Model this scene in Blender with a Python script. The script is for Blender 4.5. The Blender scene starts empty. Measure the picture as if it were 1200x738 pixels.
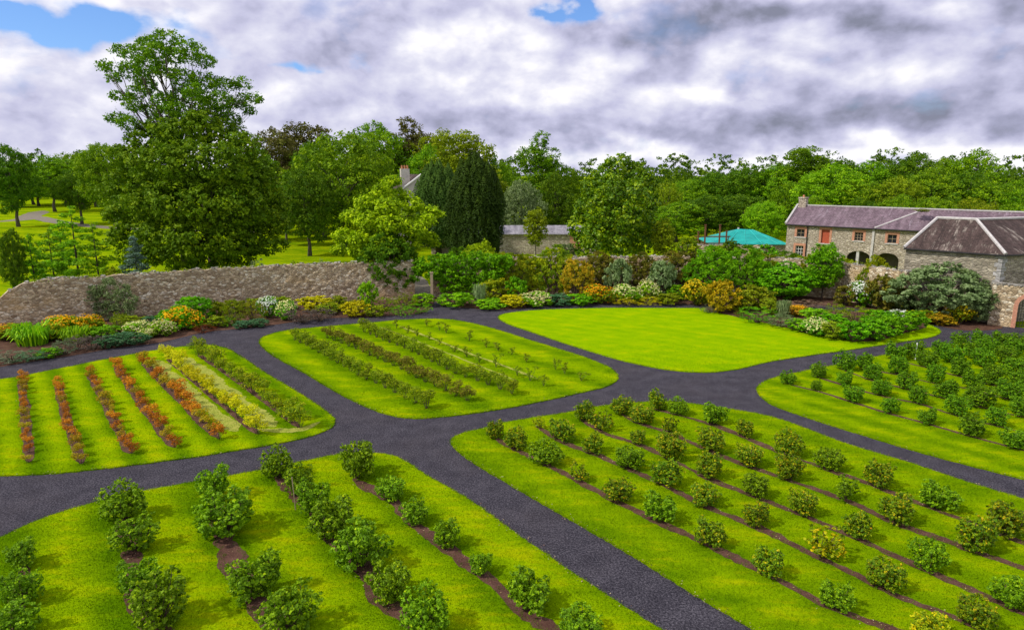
import bpy, math, random
import numpy as np
from mathutils import Vector, Matrix
from mathutils.geometry import tessellate_polygon
R = math.radians
rs = np.random.RandomState(7)
random.seed(7)
sc = bpy.context.scene
C = bpy.data.collections.new('scene_objects'); sc.collection.children.link(C)

# ------------------------------------------------------------------ camera and survey helpers
HCAM = 12.0; TH = R(11.93); F = 800.0
ct, st = math.cos(TH), math.sin(TH)
cd = bpy.data.cameras.new('camera'); cam = bpy.data.objects.new('camera', cd); C.objects.link(cam)
cam.location = (0, 0, HCAM); cam.rotation_euler = (math.pi/2 - TH, 0, 0)
cd.sensor_width = 36; cd.lens = 24.0; cd.clip_end = 5000; cd.clip_start = 0.1
sc.camera = cam

def G(px, py, z=0.0):                       # survey point on level z
    q = (py - 369.0)/F
    t = (HCAM - z)/(st + q*ct)
    return np.array([t*(px-600)/F, t*(ct - q*st), z])
def PD(px, py, D):                          # survey point at distance D northward
    q = (py-369.0)/F
    t = D/(ct - q*st)
    return np.array([t*(px-600)/F, D, HCAM - t*(st+q*ct)])
def scale_at(p): return p[1]/ct/F*1.0       # metres per pixel, roughly

# ------------------------------------------------------------------ object helpers
def tagit(o, label=None, cat=None, group=None, kind=None):
    if label: o['label'] = label
    if cat: o['category'] = cat
    if group: o['group'] = group
    if kind: o['kind'] = kind
    return o
def setmat(o, m):
    if m is None: return
    if len(o.data.materials) == 0: o.data.materials.append(m)
    o.material_slots[0].link = 'OBJECT'; o.material_slots[0].material = m
def link(name, me, mat=None, parent=None, loc=None, rz=None, sc_=None):
    o = bpy.data.objects.new(name, me); C.objects.link(o)
    if me is not None: setmat(o, mat)
    if parent is not None: o.parent = parent
    if loc is not None: o.location = tuple(loc)
    if rz is not None: o.rotation_euler = (0, 0, rz)
    if sc_ is not None: o.scale = sc_ if hasattr(sc_, '__len__') else (sc_,)*3
    return o
def empty(name, loc, rz=0, s=1):
    o = bpy.data.objects.new(name, None); C.objects.link(o)
    o.location = tuple(loc); o.rotation_euler = (0, 0, rz)
    o.scale = s if hasattr(s, '__len__') else (s, s, s)
    o.empty_display_size = .2
    return o

def quads(name, V, val=None):
    n = len(V); me = bpy.data.meshes.new(name)
    me.vertices.add(n*4); me.vertices.foreach_set('co', V.reshape(-1).astype(np.float32))
    me.loops.add(n*4); me.loops.foreach_set('vertex_index', np.arange(n*4, dtype=np.int32))
    me.polygons.add(n); me.polygons.foreach_set('loop_start', np.arange(0, n*4, 4, dtype=np.int32))
    me.polygons.foreach_set('loop_total', np.full(n, 4, dtype=np.int32))
    if val is not None:
        a = me.attributes.new('v', 'FLOAT', 'FACE'); a.data.foreach_set('value', val.astype(np.float32))
    me.update(); me.validate()
    return me
def tris(name, V, val=None):
    n = len(V); me = bpy.data.meshes.new(name)
    me.vertices.add(n*3); me.vertices.foreach_set('co', V.reshape(-1).astype(np.float32))
    me.loops.add(n*3); me.loops.foreach_set('vertex_index', np.arange(n*3, dtype=np.int32))
    me.polygons.add(n); me.polygons.foreach_set('loop_start', np.arange(0, n*3, 3, dtype=np.int32))
    me.polygons.foreach_set('loop_total', np.full(n, 3, dtype=np.int32))
    if val is not None:
        a = me.attributes.new('v', 'FLOAT', 'FACE'); a.data.foreach_set('value', val.astype(np.float32))
    me.update(); me.validate()
    return me
class MB:
    def __init__(s): s.v = []; s.f = []
    def face(s, pts):
        b = len(s.v); s.v += [tuple(float(c) for c in p) for p in pts]; s.f.append(tuple(range(b, b+len(pts))))
    def box(s, a, b):
        x0, y0, z0 = a; x1, y1, z1 = b
        P = [(x0,y0,z0),(x1,y0,z0),(x1,y1,z0),(x0,y1,z0),(x0,y0,z1),(x1,y0,z1),(x1,y1,z1),(x0,y1,z1)]
        n = len(s.v); s.v += P
        for f in ((0,3,2,1),(4,5,6,7),(0,1,5,4),(1,2,6,5),(2,3,7,6),(3,0,4,7)): s.f.append(tuple(n+i for i in f))
    def tube(s, pts, rad, k=7):
        pts = [Vector(p) for p in pts]; n = len(pts); base = len(s.v)
        for i, p in enumerate(pts):
            d = (pts[min(i+1, n-1)] - pts[max(i-1, 0)]).normalized()
            a = d.cross(Vector((0.31, 0.95, 0.05))).normalized(); b = d.cross(a)
            r = rad[i] if hasattr(rad, '__len__') else rad
            for j in range(k):
                t = 2*math.pi*j/k
                s.v.append(tuple(p + a*(math.cos(t)*r) + b*(math.sin(t)*r)))
        for i in range(n-1):
            for j in range(k):
                s.f.append((base+i*k+j, base+i*k+(j+1) % k, base+(i+1)*k+(j+1) % k, base+(i+1)*k+j))
        s.f.append(tuple(base+(n-1)*k+j for j in range(k)))
        s.f.append(tuple(base+j for j in reversed(range(k))))
    def slab(s, pts, th):                   # thick roof plane, thickness downward
        n = len(pts); top = [Vector(p) for p in pts]
        bot = [p - Vector((0, 0, th)) for p in top]
        s.face(top); s.face(list(reversed(bot)))
        for i in range(n):
            j = (i+1) % n; s.face([top[i], bot[i], bot[j], top[j]])
    def mesh(s, name, smooth=False):
        me = bpy.data.meshes.new(name); me.from_pydata(s.v, [], s.f); me.update()
        if smooth: me.polygons.foreach_set('use_smooth', [True]*len(me.polygons))
        return me
    def build(s, name, mat, parent=None, smooth=False, **k):
        return link(name, s.mesh(name, smooth), mat, parent, **k)

# ------------------------------------------------------------------ materials
def newmat(name):
    m = bpy.data.materials.new(name); m.use_nodes = True
    nt = m.node_tree; nt.nodes.clear()
    return m, nt, nt.nodes, nt.links
def N(nt, t, **kw):
    n = nt.nodes.new(t)
    for k, v in kw.items():
        if k.startswith('i_'): n.inputs[k[2:].replace('_', ' ')].default_value = v
        else: setattr(n, k, v)
    return n
def ramp(nt, fac, stops, interp='LINEAR'):
    r = nt.nodes.new('ShaderNodeValToRGB'); r.color_ramp.interpolation = interp
    e = r.color_ramp.elements
    while len(e) < len(stops): e.new(0.5)
    for i, (p, c) in enumerate(stops):
        e[i].position = p; e[i].color = (c[0], c[1], c[2], 1) if hasattr(c, '__len__') else (c, c, c, 1)
    nt.links.new(fac, r.inputs[0]); return r.outputs[0]
def mixc(nt, fac, a, b, blend='MIX'):
    m = nt.nodes.new('ShaderNodeMix'); m.data_type = 'RGBA'; m.blend_type = blend
    for s, v in ((m.inputs[0], fac), (m.inputs[6], a), (m.inputs[7], b)):
        if hasattr(v, 'links'): nt.links.new(v, s)
        elif hasattr(v, '__len__'): s.default_value = (v[0], v[1], v[2], 1)
        else: s.default_value = v
    return m.outputs[2]
def noise(nt, vec, scale, detail=5, rough=.6, dist=0):
    n = N(nt, 'ShaderNodeTexNoise'); n.inputs['Scale'].default_value = scale
    n.inputs['Detail'].default_value = detail; n.inputs['Roughness'].default_value = rough
    n.inputs['Distortion'].default_value = dist
    if vec is not None: nt.links.new(vec, n.inputs['Vector'])
    return n.outputs['Fac']
def coords(nt, rot=0, scale=(1, 1, 1), kind='Object'):
    tc = N(nt, 'ShaderNodeTexCoord'); mp = N(nt, 'ShaderNodeMapping')
    mp.inputs['Rotation'].default_value = (0, 0, rot); mp.inputs['Scale'].default_value = scale
    nt.links.new(tc.outputs[kind], mp.inputs[0]); return mp.outputs[0]
def math_(nt, op, a, b=0.0, clamp=False):
    m = N(nt, 'ShaderNodeMath', operation=op, use_clamp=clamp)
    for s, v in ((m.inputs[0], a), (m.inputs[1], b)):
        if hasattr(v, 'links'): nt.links.new(v, s)
        else: s.default_value = v
    return m.outputs[0]
def finish(nt, col, rough=.8, bump=None, bstr=.5, bdist=.02, spec=.3, metal=0):
    p = N(nt, 'ShaderNodeBsdfPrincipled'); o = N(nt, 'ShaderNodeOutputMaterial')
    if hasattr(col, 'links'): nt.links.new(col, p.inputs['Base Color'])
    else: p.inputs['Base Color'].default_value = (col[0], col[1], col[2], 1)
    p.inputs['Roughness'].default_value = rough; p.inputs['Specular IOR Level'].default_value = spec
    p.inputs['Metallic'].default_value = metal
    if bump is not None:
        b = N(nt, 'ShaderNodeBump'); b.inputs['Strength'].default_value = bstr; b.inputs['Distance'].default_value = bdist
        nt.links.new(bump, b.inputs['Height']); nt.links.new(b.outputs[0], p.inputs['Normal'])
    nt.links.new(p.outputs[0], o.inputs[0]); return p

def leafmat(name, stops, trans=.27, rough=.6, spec=.10, vary=.12, gain=(2.75,2.2,.5)):
    stops = [(p, [min(.9, c[i]*gain[i]) for i in range(3)]) for p, c in stops]
    m, nt, nn, ll = newmat(name)
    at = N(nt, 'ShaderNodeAttribute', attribute_name='v')
    col = ramp(nt, at.outputs['Fac'], stops)
    oi = N(nt, 'ShaderNodeObjectInfo')
    hs = N(nt, 'ShaderNodeHueSaturation')
    h = math_(nt, 'MULTIPLY_ADD', oi.outputs['Random'], .02); ll.new(h, hs.inputs['Hue'])
    h.node.inputs[2].default_value = .486
    v = math_(nt, 'MULTIPLY_ADD', oi.outputs['Random'], vary*2); v.node.inputs[2].default_value = 1-vary
    ll.new(v, hs.inputs['Value']); ll.new(col, hs.inputs['Color'])
    p = N(nt, 'ShaderNodeBsdfPrincipled'); p.inputs['Roughness'].default_value = rough
    p.inputs['Specular IOR Level'].default_value = spec
    tr = N(nt, 'ShaderNodeBsdfTranslucent'); mx = N(nt, 'ShaderNodeMixShader'); mx.inputs[0].default_value = trans
    o = N(nt, 'ShaderNodeOutputMaterial')
    c2 = mixc(nt, 1.0, hs.outputs[0], (1.0, 1.15, .55), 'MULTIPLY')
    ll.new(hs.outputs[0], p.inputs['Base Color']); ll.new(c2, tr.inputs['Color'])
    ll.new(p.outputs[0], mx.inputs[1]); ll.new(tr.outputs[0], mx.inputs[2]); ll.new(mx.outputs[0], o.inputs[0])
    return m
L = {}
L['oak'] = leafmat('leaf_oak', [(0, (.020,.070,.008)), (.5, (.055,.145,.010)), (1, (.14,.27,.012))])
L['dark'] = leafmat('leaf_dark', [(0, (.012,.045,.008)), (.5, (.032,.090,.010)), (1, (.080,.165,.012))])
L['ash'] = leafmat('leaf_ash', [(0, (.018,.060,.008)), (.5, (.045,.120,.010)), (1, (.10,.195,.010))])
L['olive'] = leafmat('leaf_olive', [(0, (.045,.085,.010)), (.5, (.085,.145,.014)), (1, (.14,.205,.018))])
L['lime'] = leafmat('leaf_lime', [(0, (.08,.22,.004)), (.5, (.20,.44,.005)), (1, (.40,.66,.008))], gain=(1,1,1))
L['gold'] = leafmat('leaf_gold', [(0, (.08,.17,.003)), (.4, (.27,.44,.004)), (1, (.55,.72,.006))], gain=(1,1,1))
L['copper'] = leafmat('leaf_copper', [(0, (.05,.055,.02)), (.5, (.13,.125,.03)), (1, (.18,.23,.03))], gain=(1.15,1.1,1))
L['yew'] = leafmat('leaf_yew', [(0, (.006,.018,.006)), (.5, (.012,.032,.010)), (1, (.026,.058,.014))], trans=.1)
L['yew2'] = leafmat('leaf_yewb', [(0, (.010,.040,.022)), (.5, (.022,.065,.034)), (1, (.04,.10,.05))], trans=.1)
L['blue'] = leafmat('leaf_blue', [(0, (.05,.10,.08)), (.5, (.11,.19,.16)), (1, (.20,.30,.26))], trans=.15, gain=(1.25,1.2,1.0))
L['sage'] = leafmat('leaf_sage', [(0, (.08,.14,.05)), (.5, (.16,.24,.11)), (1, (.30,.40,.21))], gain=(1.25,1.2,1.0))
L['magnolia'] = leafmat('leaf_glossy', [(0, (.014,.050,.005)), (.5, (.045,.13,.006)), (1, (.18,.30,.008))], rough=.45, spec=.25)
L['currant'] = leafmat('leaf_currant', [(0, (.024,.066,.012)), (.5, (.056,.136,.012)), (.9, (.12,.24,.014)), (1, (.26,.34,.012))], rough=.5)
L['currant_mix'] = leafmat('leaf_currant_mixed', [(0, (.05,.05,.02)), (.2, (.025,.075,.014)), (.55, (.06,.135,.014)), (.78, (.15,.21,.015)), (.92, (.25,.23,.02)), (1, (.17,.07,.022))], rough=.5)
L['currant_yel'] = leafmat('leaf_currant_yellowed', [(0, (.035,.075,.012)), (.3, (.06,.13,.012)), (.6, (.16,.23,.012)), (.85, (.30,.32,.014)), (1, (.30,.20,.02))], rough=.5)
L['redrow'] = leafmat('leaf_red', [(0, (.20,.14,.02)), (.3, (.45,.20,.02)), (.6, (.75,.27,.015)), (.85, (.80,.42,.015)), (1, (.45,.50,.02))], vary=.25, gain=(1,1,1))
L['redgreen'] = leafmat('leaf_redgreen', [(0, (.13,.16,.01)), (.35, (.34,.32,.01)), (.7, (.66,.40,.015)), (1, (.42,.50,.015))], vary=.2, gain=(1,1,1))
L['yelrow'] = leafmat('leaf_yellow', [(0, (.25,.30,.006)), (.4, (.62,.60,.006)), (.8, (.85,.76,.010)), (1, (.40,.52,.01))], vary=.12, gain=(1,1,1))
L['yelgreen'] = leafmat('leaf_yellowgreen', [(0, (.06,.12,.006)), (.35, (.16,.26,.006)), (.7, (.36,.42,.006)), (1, (.56,.52,.008))], vary=.15, gain=(1,1,1))
L['brownrow'] = leafmat('leaf_brown', [(0, (.06,.07,.012)), (.4, (.15,.16,.014)), (.75, (.27,.22,.02)), (1, (.22,.30,.014))], vary=.15, gain=(1.1,1.1,1))
L['greenrow'] = leafmat('leaf_greenrow', [(0, (.03,.065,.010)), (.45, (.065,.12,.012)), (.85, (.12,.19,.014)), (1, (.17,.17,.02))], vary=.15)
L['green'] = leafmat('leaf_green', [(0, (.020,.085,.006)), (.5, (.045,.17,.008)), (1, (.11,.30,.010))])
L['grey'] = leafmat('leaf_greygreen', [(0, (.07,.10,.06)), (.5, (.13,.17,.11)), (1, (.21,.25,.18))], trans=.2, gain=(1.25,1.2,1.0))
L['purplegrey'] = leafmat('leaf_purplegrey', [(0, (.07,.055,.06)), (.5, (.13,.105,.105)), (1, (.19,.17,.15))], trans=.2, gain=(1.25,1.2,1.0))
L['bluegreen'] = leafmat('leaf_bluegreen', [(0, (.03,.10,.045)), (.5, (.06,.17,.08)), (1, (.15,.28,.16))], trans=.25, gain=(1.25,1.2,1.0))
L['brown'] = leafmat('leaf_brownwall', [(0, (.06,.08,.010)), (.4, (.15,.17,.015)), (.8, (.26,.21,.02)), (1, (.22,.34,.015))], gain=(1,1,1))
L['maroon'] = leafmat('leaf_maroon', [(0, (.03,.012,.012)), (.5, (.06,.02,.02)), (1, (.10,.035,.03))])
L['yellowleaf'] = leafmat('leaf_yellow_bright', [(0, (.20,.24,.004)), (.5, (.55,.52,.004)), (1, (.80,.70,.008))], gain=(1,1,1))
L['orangeleaf'] = leafmat('leaf_orange', [(0, (.14,.16,.006)), (.5, (.45,.36,.006)), (1, (.75,.55,.010))], gain=(1,1,1))
L['pink'] = leafmat('leaf_pinkish', [(0, (.15,.10,.08)), (.5, (.27,.17,.14)), (1, (.30,.24,.14))], gain=(1.25,1.2,1.0))
L['currant_deep'] = leafmat('leaf_currant_deep', [(0, (.018,.060,.012)), (.5, (.042,.125,.014)), (1, (.10,.23,.014))])
def flowermat(name, a, b): return leafmat(name, [(0, a), (1, b)], trans=.3, rough=.6, gain=(1,1,1))
FL = {'orange': flowermat('petal_orange', (.82,.36,.004), (.90,.54,.006)),
      'yellow': flowermat('petal_yellow', (.75,.52,.006), (.85,.68,.02)),
      'cream': flowermat('petal_cream', (.70,.66,.22), (.80,.76,.40)),
      'white': flowermat('petal_white', (.72,.74,.68), (.82,.82,.78)),
      'red': flowermat('petal_red', (.5,.03,.01), (.65,.10,.02)),
      'purple': flowermat('petal_lilac', (.30,.22,.34), (.40,.32,.44))}
def bark(name, a, b):
    m, nt, nn, ll = newmat(name); v = coords(nt, scale=(1, 1, .25))
    f = noise(nt, v, 6, 5, .7); finish(nt, ramp(nt, f, [(.3, a), (.7, b)]), .9, f, .8, .05); return m
BARK = bark('bark_grey', (.06,.048,.035), (.16,.135,.10)); BARKD = bark('bark_dark', (.03,.022,.015), (.09,.065,.045))
TWIG = bark('twig_brown', (.06,.04,.025), (.14,.10,.06))

def grassmat(name, rot, stripe=2.2, amt=.5, dark=(.095,.20,.001), light=(.26,.40,.001), yel=(.43,.44,.002), ythr=.55, row=0.0, blades=False, an=.35):
    m, nt, nn, ll = newmat(name)
    v = coords(nt, rot); vs = coords(nt, rot, (an, 1, 1)); v0 = coords(nt)
    w = N(nt, 'ShaderNodeTexWave', wave_type='BANDS', bands_direction='Y')
    w.inputs['Scale'].default_value = .31416/stripe; w.inputs['Distortion'].default_value = .9
    w.inputs['Detail'].default_value = 2; w.inputs['Detail Scale'].default_value = 1.5
    w.inputs['Phase Offset'].default_value = -2*math.pi*row/stripe; ll.new(v, w.inputs[0])
    big = noise(nt, vs, .9, 6, .65); fine = noise(nt, v0, 16, 4, .75); fine2 = noise(nt, vs, 3.5, 6, .75); patch = noise(nt, v0, .5, 5, .6, .5)
    f = math_(nt, 'MULTIPLY', math_(nt, 'SUBTRACT', w.outputs['Fac'], .5), amt)
    f = math_(nt, 'ADD', f, big)
    f = math_(nt, 'ADD', f, math_(nt, 'MULTIPLY', math_(nt, 'SUBTRACT', patch, .5), .6))
    f = math_(nt, 'ADD', f, math_(nt, 'MULTIPLY', math_(nt, 'SUBTRACT', fine, .5), .5))
    c = ramp(nt, f, [(.22, dark), (.5, [dark[i]*.5+light[i]*.5 for i in range(3)]), (.80, light)])
    yy = math_(nt, 'ADD', math_(nt, 'MULTIPLY', fine2, .5), math_(nt, 'MULTIPLY', big, .5))
    yy = math_(nt, 'ADD', yy, math_(nt, 'MULTIPLY', math_(nt, 'SUBTRACT', w.outputs['Fac'], .5), amt*.18))
    yf = ramp(nt, yy, [(ythr-.03, 0), (ythr+.10, 1)])
    c = mixc(nt, math_(nt, 'MULTIPLY', yf, .6), c, yel)
    bf = ramp(nt, noise(nt, v0, 6.5, 5, .8), [(.60, 0), (.72, .5)])
    c = mixc(nt, math_(nt, 'MULTIPLY', bf, yf), c, (.42,.30,.04))
    if blades:
        at = N(nt, 'ShaderNodeAttribute', attribute_name='v')
        c = mixc(nt, 1.0, c, ramp(nt, at.outputs['Fac'], [(0, .72), (.8, 1.05), (1, 1.3)]), 'MULTIPLY')
        p = N(nt, 'ShaderNodeBsdfPrincipled'); p.inputs['Roughness'].default_value = .7; p.inputs['Specular IOR Level'].default_value = .03
        ll.new(c, p.inputs['Base Color']); tr = N(nt, 'ShaderNodeBsdfTranslucent'); ll.new(c, tr.inputs[0])
        mx = N(nt, 'ShaderNodeMixShader'); mx.inputs[0].default_value = .35; o = N(nt, 'ShaderNodeOutputMaterial')
        ll.new(p.outputs[0], mx.inputs[1]); ll.new(tr.outputs[0], mx.inputs[2]); ll.new(mx.outputs[0], o.inputs[0]); return m
    g = ramp(nt, noise(nt, v0, 34, 3, .8), [(.3, .70), (.7, 1.22)])
    c = mixc(nt, 1.0, c, g, 'MULTIPLY')
    finish(nt, c, .9, math_(nt, 'ADD', fine, noise(nt, v0, 40, 2)), .6, .06, 0.0); return m

def pathmat():
    m, nt, nn, ll = newmat('path_gravel'); v = coords(nt)
    a = noise(nt, v, 1.1, 6, .65); b = noise(nt, v, 16, 6, .9); c = noise(nt, v, 7, 4, .7)
    f = math_(nt, 'ADD', math_(nt, 'MULTIPLY', a, .12), math_(nt, 'MULTIPLY', b, .88))
    col = ramp(nt, f, [(.40, (.012,.011,.015)), (.5, (.038,.035,.045)), (.58, (.145,.133,.15))])
    vo = N(nt, 'ShaderNodeTexVoronoi'); vo.inputs['Scale'].default_value = 9; ll.new(v, vo.inputs['Vector'])
    sp = ramp(nt, vo.outputs['Distance'], [(.03, 1), (.075, 0)])
    rr = ramp(nt, noise(nt, v, 2.3, 3), [(.55, 0), (.7, 1)])
    col = mixc(nt, math_(nt, 'MULTIPLY', math_(nt, 'MULTIPLY', sp, rr), .8), col, (.26,.20,.14))
    col = mixc(nt, ramp(nt, noise(nt, v, .35, 4, .6), [(.45, 0), (.75, .25)]), col, (.075,.062,.062))
    finish(nt, col, .9, math_(nt, 'ADD', b, c), .8, .03, .08); return m
def soilmat(name, a=(.045,.022,.014), b=(.13,.068,.045), c=(.30,.19,.11)):
    m, nt, nn, ll = newmat(name); v = coords(nt)
    f = math_(nt, 'ADD', math_(nt, 'MULTIPLY', noise(nt, v, 22, 4, .8), .6), math_(nt, 'MULTIPLY', noise(nt, v, 2.0, 5), .4))
    col = ramp(nt, f, [(.35, a), (.55, b), (.72, c)])
    finish(nt, col, .95, f, 1, .06, .1); return m
def stonemat(name, cols, sx=2.6, sz=4.6, mortar=(.20,.17,.14), mw=.05, dirt=(.10,.09,.07), warm=None):
    m, nt, nn, ll = newmat(name); v = coords(nt, scale=(sx, sx, sz))
    wn = N(nt, 'ShaderNodeTexNoise'); wn.inputs['Scale'].default_value = 1.2; ll.new(v, wn.inputs['Vector'])
    vv = N(nt, 'ShaderNodeVectorMath', operation='MULTIPLY_ADD'); ll.new(wn.outputs['Color'], vv.inputs[0]); vv.inputs[1].default_value = (.5,.5,.5); ll.new(v, vv.inputs[2])
    vo = N(nt, 'ShaderNodeTexVoronoi'); vo.inputs['Scale'].default_value = 1; ll.new(vv.outputs[0], vo.inputs['Vector'])
    ve = N(nt, 'ShaderNodeTexVoronoi', feature='DISTANCE_TO_EDGE'); ve.inputs['Scale'].default_value = 1; ll.new(vv.outputs[0], ve.inputs['Vector'])
    sep = N(nt, 'ShaderNodeSeparateColor'); ll.new(vo.outputs['Color'], sep.inputs[0])
    c = ramp(nt, sep.outputs[0], cols, 'LINEAR')
    v0 = coords(nt)
    n1 = noise(nt, v0, 9, 5, .75); c = mixc(nt, 1.0, c, ramp(nt, n1, [(.25, .6), (.75, 1.35)]), 'MULTIPLY')
    e = ramp(nt, ve.outputs['Distance'], [(mw*.4, 1), (mw*1.6, 0)])
    c = mixc(nt, math_(nt, 'MULTIPLY', e, .75), c, mortar)
    big = ramp(nt, noise(nt, v0, .7, 7, .7, .4), [(.45, 0), (.66, .6)])
    c = mixc(nt, big, c, dirt)
    if warm:
        wz = ramp(nt, noise(nt, coords(nt, scale=(1, 1, 1.5)), .28, 4, .6), [(.52, 0), (.68, .55)]); c = mixc(nt, wz, c, warm)
    h = math_(nt, 'ADD', math_(nt, 'MULTIPLY', ramp(nt, ve.outputs['Distance'], [(0, 0), (.2, 1)]), 1), math_(nt, 'MULTIPLY', n1, .5))
    finish(nt, c, .95, h, .9, .05, .05); return m
WALL = stonemat('rubble_wall', [(0, (.28,.20,.12)), (.4, (.55,.42,.26)), (.75, (.76,.61,.40)), (1, (.90,.82,.64))], 3.6, 6.2, mortar=(.30,.24,.17), dirt=(.32,.25,.16), warm=(.68,.45,.20))
CAP = stonemat('coping_stones', [(0, (.30,.28,.24)), (.6, (.45,.42,.37)), (1, (.62,.59,.53))], 3, 3, dirt=(.15,.14,.11))
DRESS = stonemat('squared_stone', [(0, (.27,.23,.17)), (.5, (.39,.34,.25)), (1, (.54,.48,.37))], 2.4, 5.0, mortar=(.30,.27,.22), mw=.04, dirt=(.15,.135,.11))
QUOIN = stonemat('quoin_stone', [(0, (.34,.33,.32)), (1, (.50,.48,.45))], 1.0, 2.6, mortar=(.3,.29,.27), dirt=(.25,.24,.23))
COACH = stonemat('coach_house_stone', [(0, (.34,.28,.21)), (.5, (.50,.42,.32)), (1, (.66,.58,.47))], 3.4, 5.2, dirt=(.34,.29,.23))
def simple(name, col, rough=.7, var=.25, sc_=6, metal=0, spec=.3):
    m, nt, nn, ll = newmat(name); f = noise(nt, coords(nt), sc_, 5, .7)
    lo = [c*(1-var) for c in col]; hi = [min(1, c*(1+var)) for c in col]
    finish(nt, ramp(nt, f, [(.3, lo), (.7, hi)]), rough, f, .3, .01, spec, metal); return m
BRICK = simple('orange_brick', (.52,.25,.16), .85, .35, 9)
RENDERW = simple('pale_render', (.62,.57,.50), .85, .15, 2)
WPAINT = simple('white_paint', (.75,.74,.70), .5, .06)
REDP = simple('red_boards', (.42,.085,.04), .6, .2)
GLASS = simple('dark_glass', (.02,.022,.026), .12, .2, 2, spec=.6)
DARKIN = simple('shadowy_interior', (.02,.018,.016), .9, .2)
IRON = simple('black_iron', (.025,.025,.025), .5, .2)
RUST = simple('rusted_steel', (.17,.075,.035), .8, .3)
WOOD = simple('weathered_wood', (.34,.26,.17), .8, .2)
TERRA = simple('terracotta', (.52,.22,.11), .8, .2)
MORT = simple('lime_mortar', (.52,.49,.47), .85, .25, 5)
def slatemat(name, cols, lich, lamt, hue=(1,1,1)):
    m, nt, nn, ll = newmat(name)
    v = coords(nt, scale=(1, 1, 1)); uvn = N(nt, 'ShaderNodeUVMap')
    mp = N(nt, 'ShaderNodeMapping'); mp.inputs['Scale'].default_value = (1, .16, 1); ll.new(uvn.outputs[0], mp.inputs[0])
    st1 = noise(nt, mp.outputs[0], 1.6, 6, .75); 
    br = N(nt, 'ShaderNodeTexBrick'); br.inputs['Scale'].default_value = 1; br.inputs['Brick Width'].default_value = .3; br.inputs['Row Height'].default_value = .2
    br.inputs['Mortar Size'].default_value = .012; br.inputs['Color1'].default_value = (.7,.7,.7,1); br.inputs['Color2'].default_value = (1.25,1.2,1.25,1); br.inputs['Mortar'].default_value = (.35,.35,.35,1)
    br.offset = .5; ll.new(uvn.outputs[0], br.inputs['Vector'])
    c = ramp(nt, st1, cols); c = mixc(nt, .8, c, br.outputs['Color'], 'MULTIPLY')
    lf = ramp(nt, math_(nt, 'ADD', math_(nt, 'MULTIPLY', noise(nt, mp.outputs[0], 3.0, 6, .8), .6), math_(nt, 'MULTIPLY', noise(nt, uvn.outputs[0], .35, 5), .4)), [(lamt, 0), (lamt+.1, .85)])
    c = mixc(nt, lf, c, lich)
    finish(nt, c, .75, br.outputs['Color'], .5, .02, .12); return m
SLATEP = slatemat('purple_slate', [(.25, (.09,.062,.075)), (.5, (.18,.13,.15)), (.75, (.30,.23,.255))], (.42,.35,.40), .55)
SLATEB = slatemat('brown_slate', [(.25, (.030,.022,.020)), (.5, (.075,.052,.045)), (.75, (.14,.10,.085))], (.48,.42,.35), .535)
def tarp():
    m, nt, nn, ll = newmat('teal_sheeting'); f = noise(nt, coords(nt, scale=(.5, 1, 1)), 1.5, 5)
    finish(nt, ramp(nt, f, [(.3, (.003,.24,.21)), (.7, (.012,.42,.37))]), .6, f, .5, .1); return m
TEAL = tarp()

# ------------------------------------------------------------------ polygons on the ground
def smooth_closed(P, seg=.35, jit=.02, closed=True):
    P = [np.array(p[:2]) for p in P]; n = len(P); out = []
    rng = range(n) if closed else range(n-1)
    for i in rng:
        if closed: p0, p1, p2, p3 = P[i-1], P[i], P[(i+1) % n], P[(i+2) % n]
        else: p0, p1, p2, p3 = P[max(i-1, 0)], P[i], P[i+1], P[min(i+2, n-1)]
        d = np.linalg.norm(p2-p1); k = max(1, int(d/seg)); k = min(k, 120)
        # centripetal-ish: scale tangents by segment length to avoid overshoot
        l0 = np.linalg.norm(p1-p0)+1e-6; l2 = np.linalg.norm(p3-p2)+1e-6
        m1 = ((p1-p0)/l0*.5 + (p2-p1)/(d+1e-6)*.5)*d; m2 = ((p2-p1)/(d+1e-6)*.5 + (p3-p2)/l2*.5)*d
        for j in range(k):
            t = j/k; h00 = 2*t**3-3*t*t+1; h10 = t**3-2*t*t+t; h01 = -2*t**3+3*t*t; h11 = t**3-t*t
            out.append(h00*p1+h10*m1+h01*p2+h11*m2)
    if not closed: out.append(P[-1])
    out = np.array(out)
    return out + rs.uniform(-jit, jit, out.shape)
def sheet(name, poly, z, mat, skirt=0.0, kind='structure'):
    v = [Vector((p[0], p[1], 0)) for p in poly]
    t = tessellate_polygon([v]); mb = MB(); mb.v = [(p[0], p[1], z) for p in poly]
    for a, b, c in t:
        A, B, Cc = v[a], v[b], v[c]
        if (B-A).cross(Cc-A).z < 0: a, c = c, a
        mb.f.append((a, b, c))
    n = len(poly)
    if skirt:
        area = sum(poly[i][0]*poly[(i+1) % n][1]-poly[(i+1) % n][0]*poly[i][1] for i in range(n))
        mb.v += [(p[0], p[1], z-skirt) for p in poly]
        for i in range(n):
            j = (i+1) % n
            mb.f.append((i, n+i, n+j, j) if area > 0 else (j, n+j, n+i, i))
    o = mb.build(name, mat); o['kind'] = kind; return o
def pxpoly(pts, z=0): return [G(x, y, z) for x, y in pts]

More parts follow.
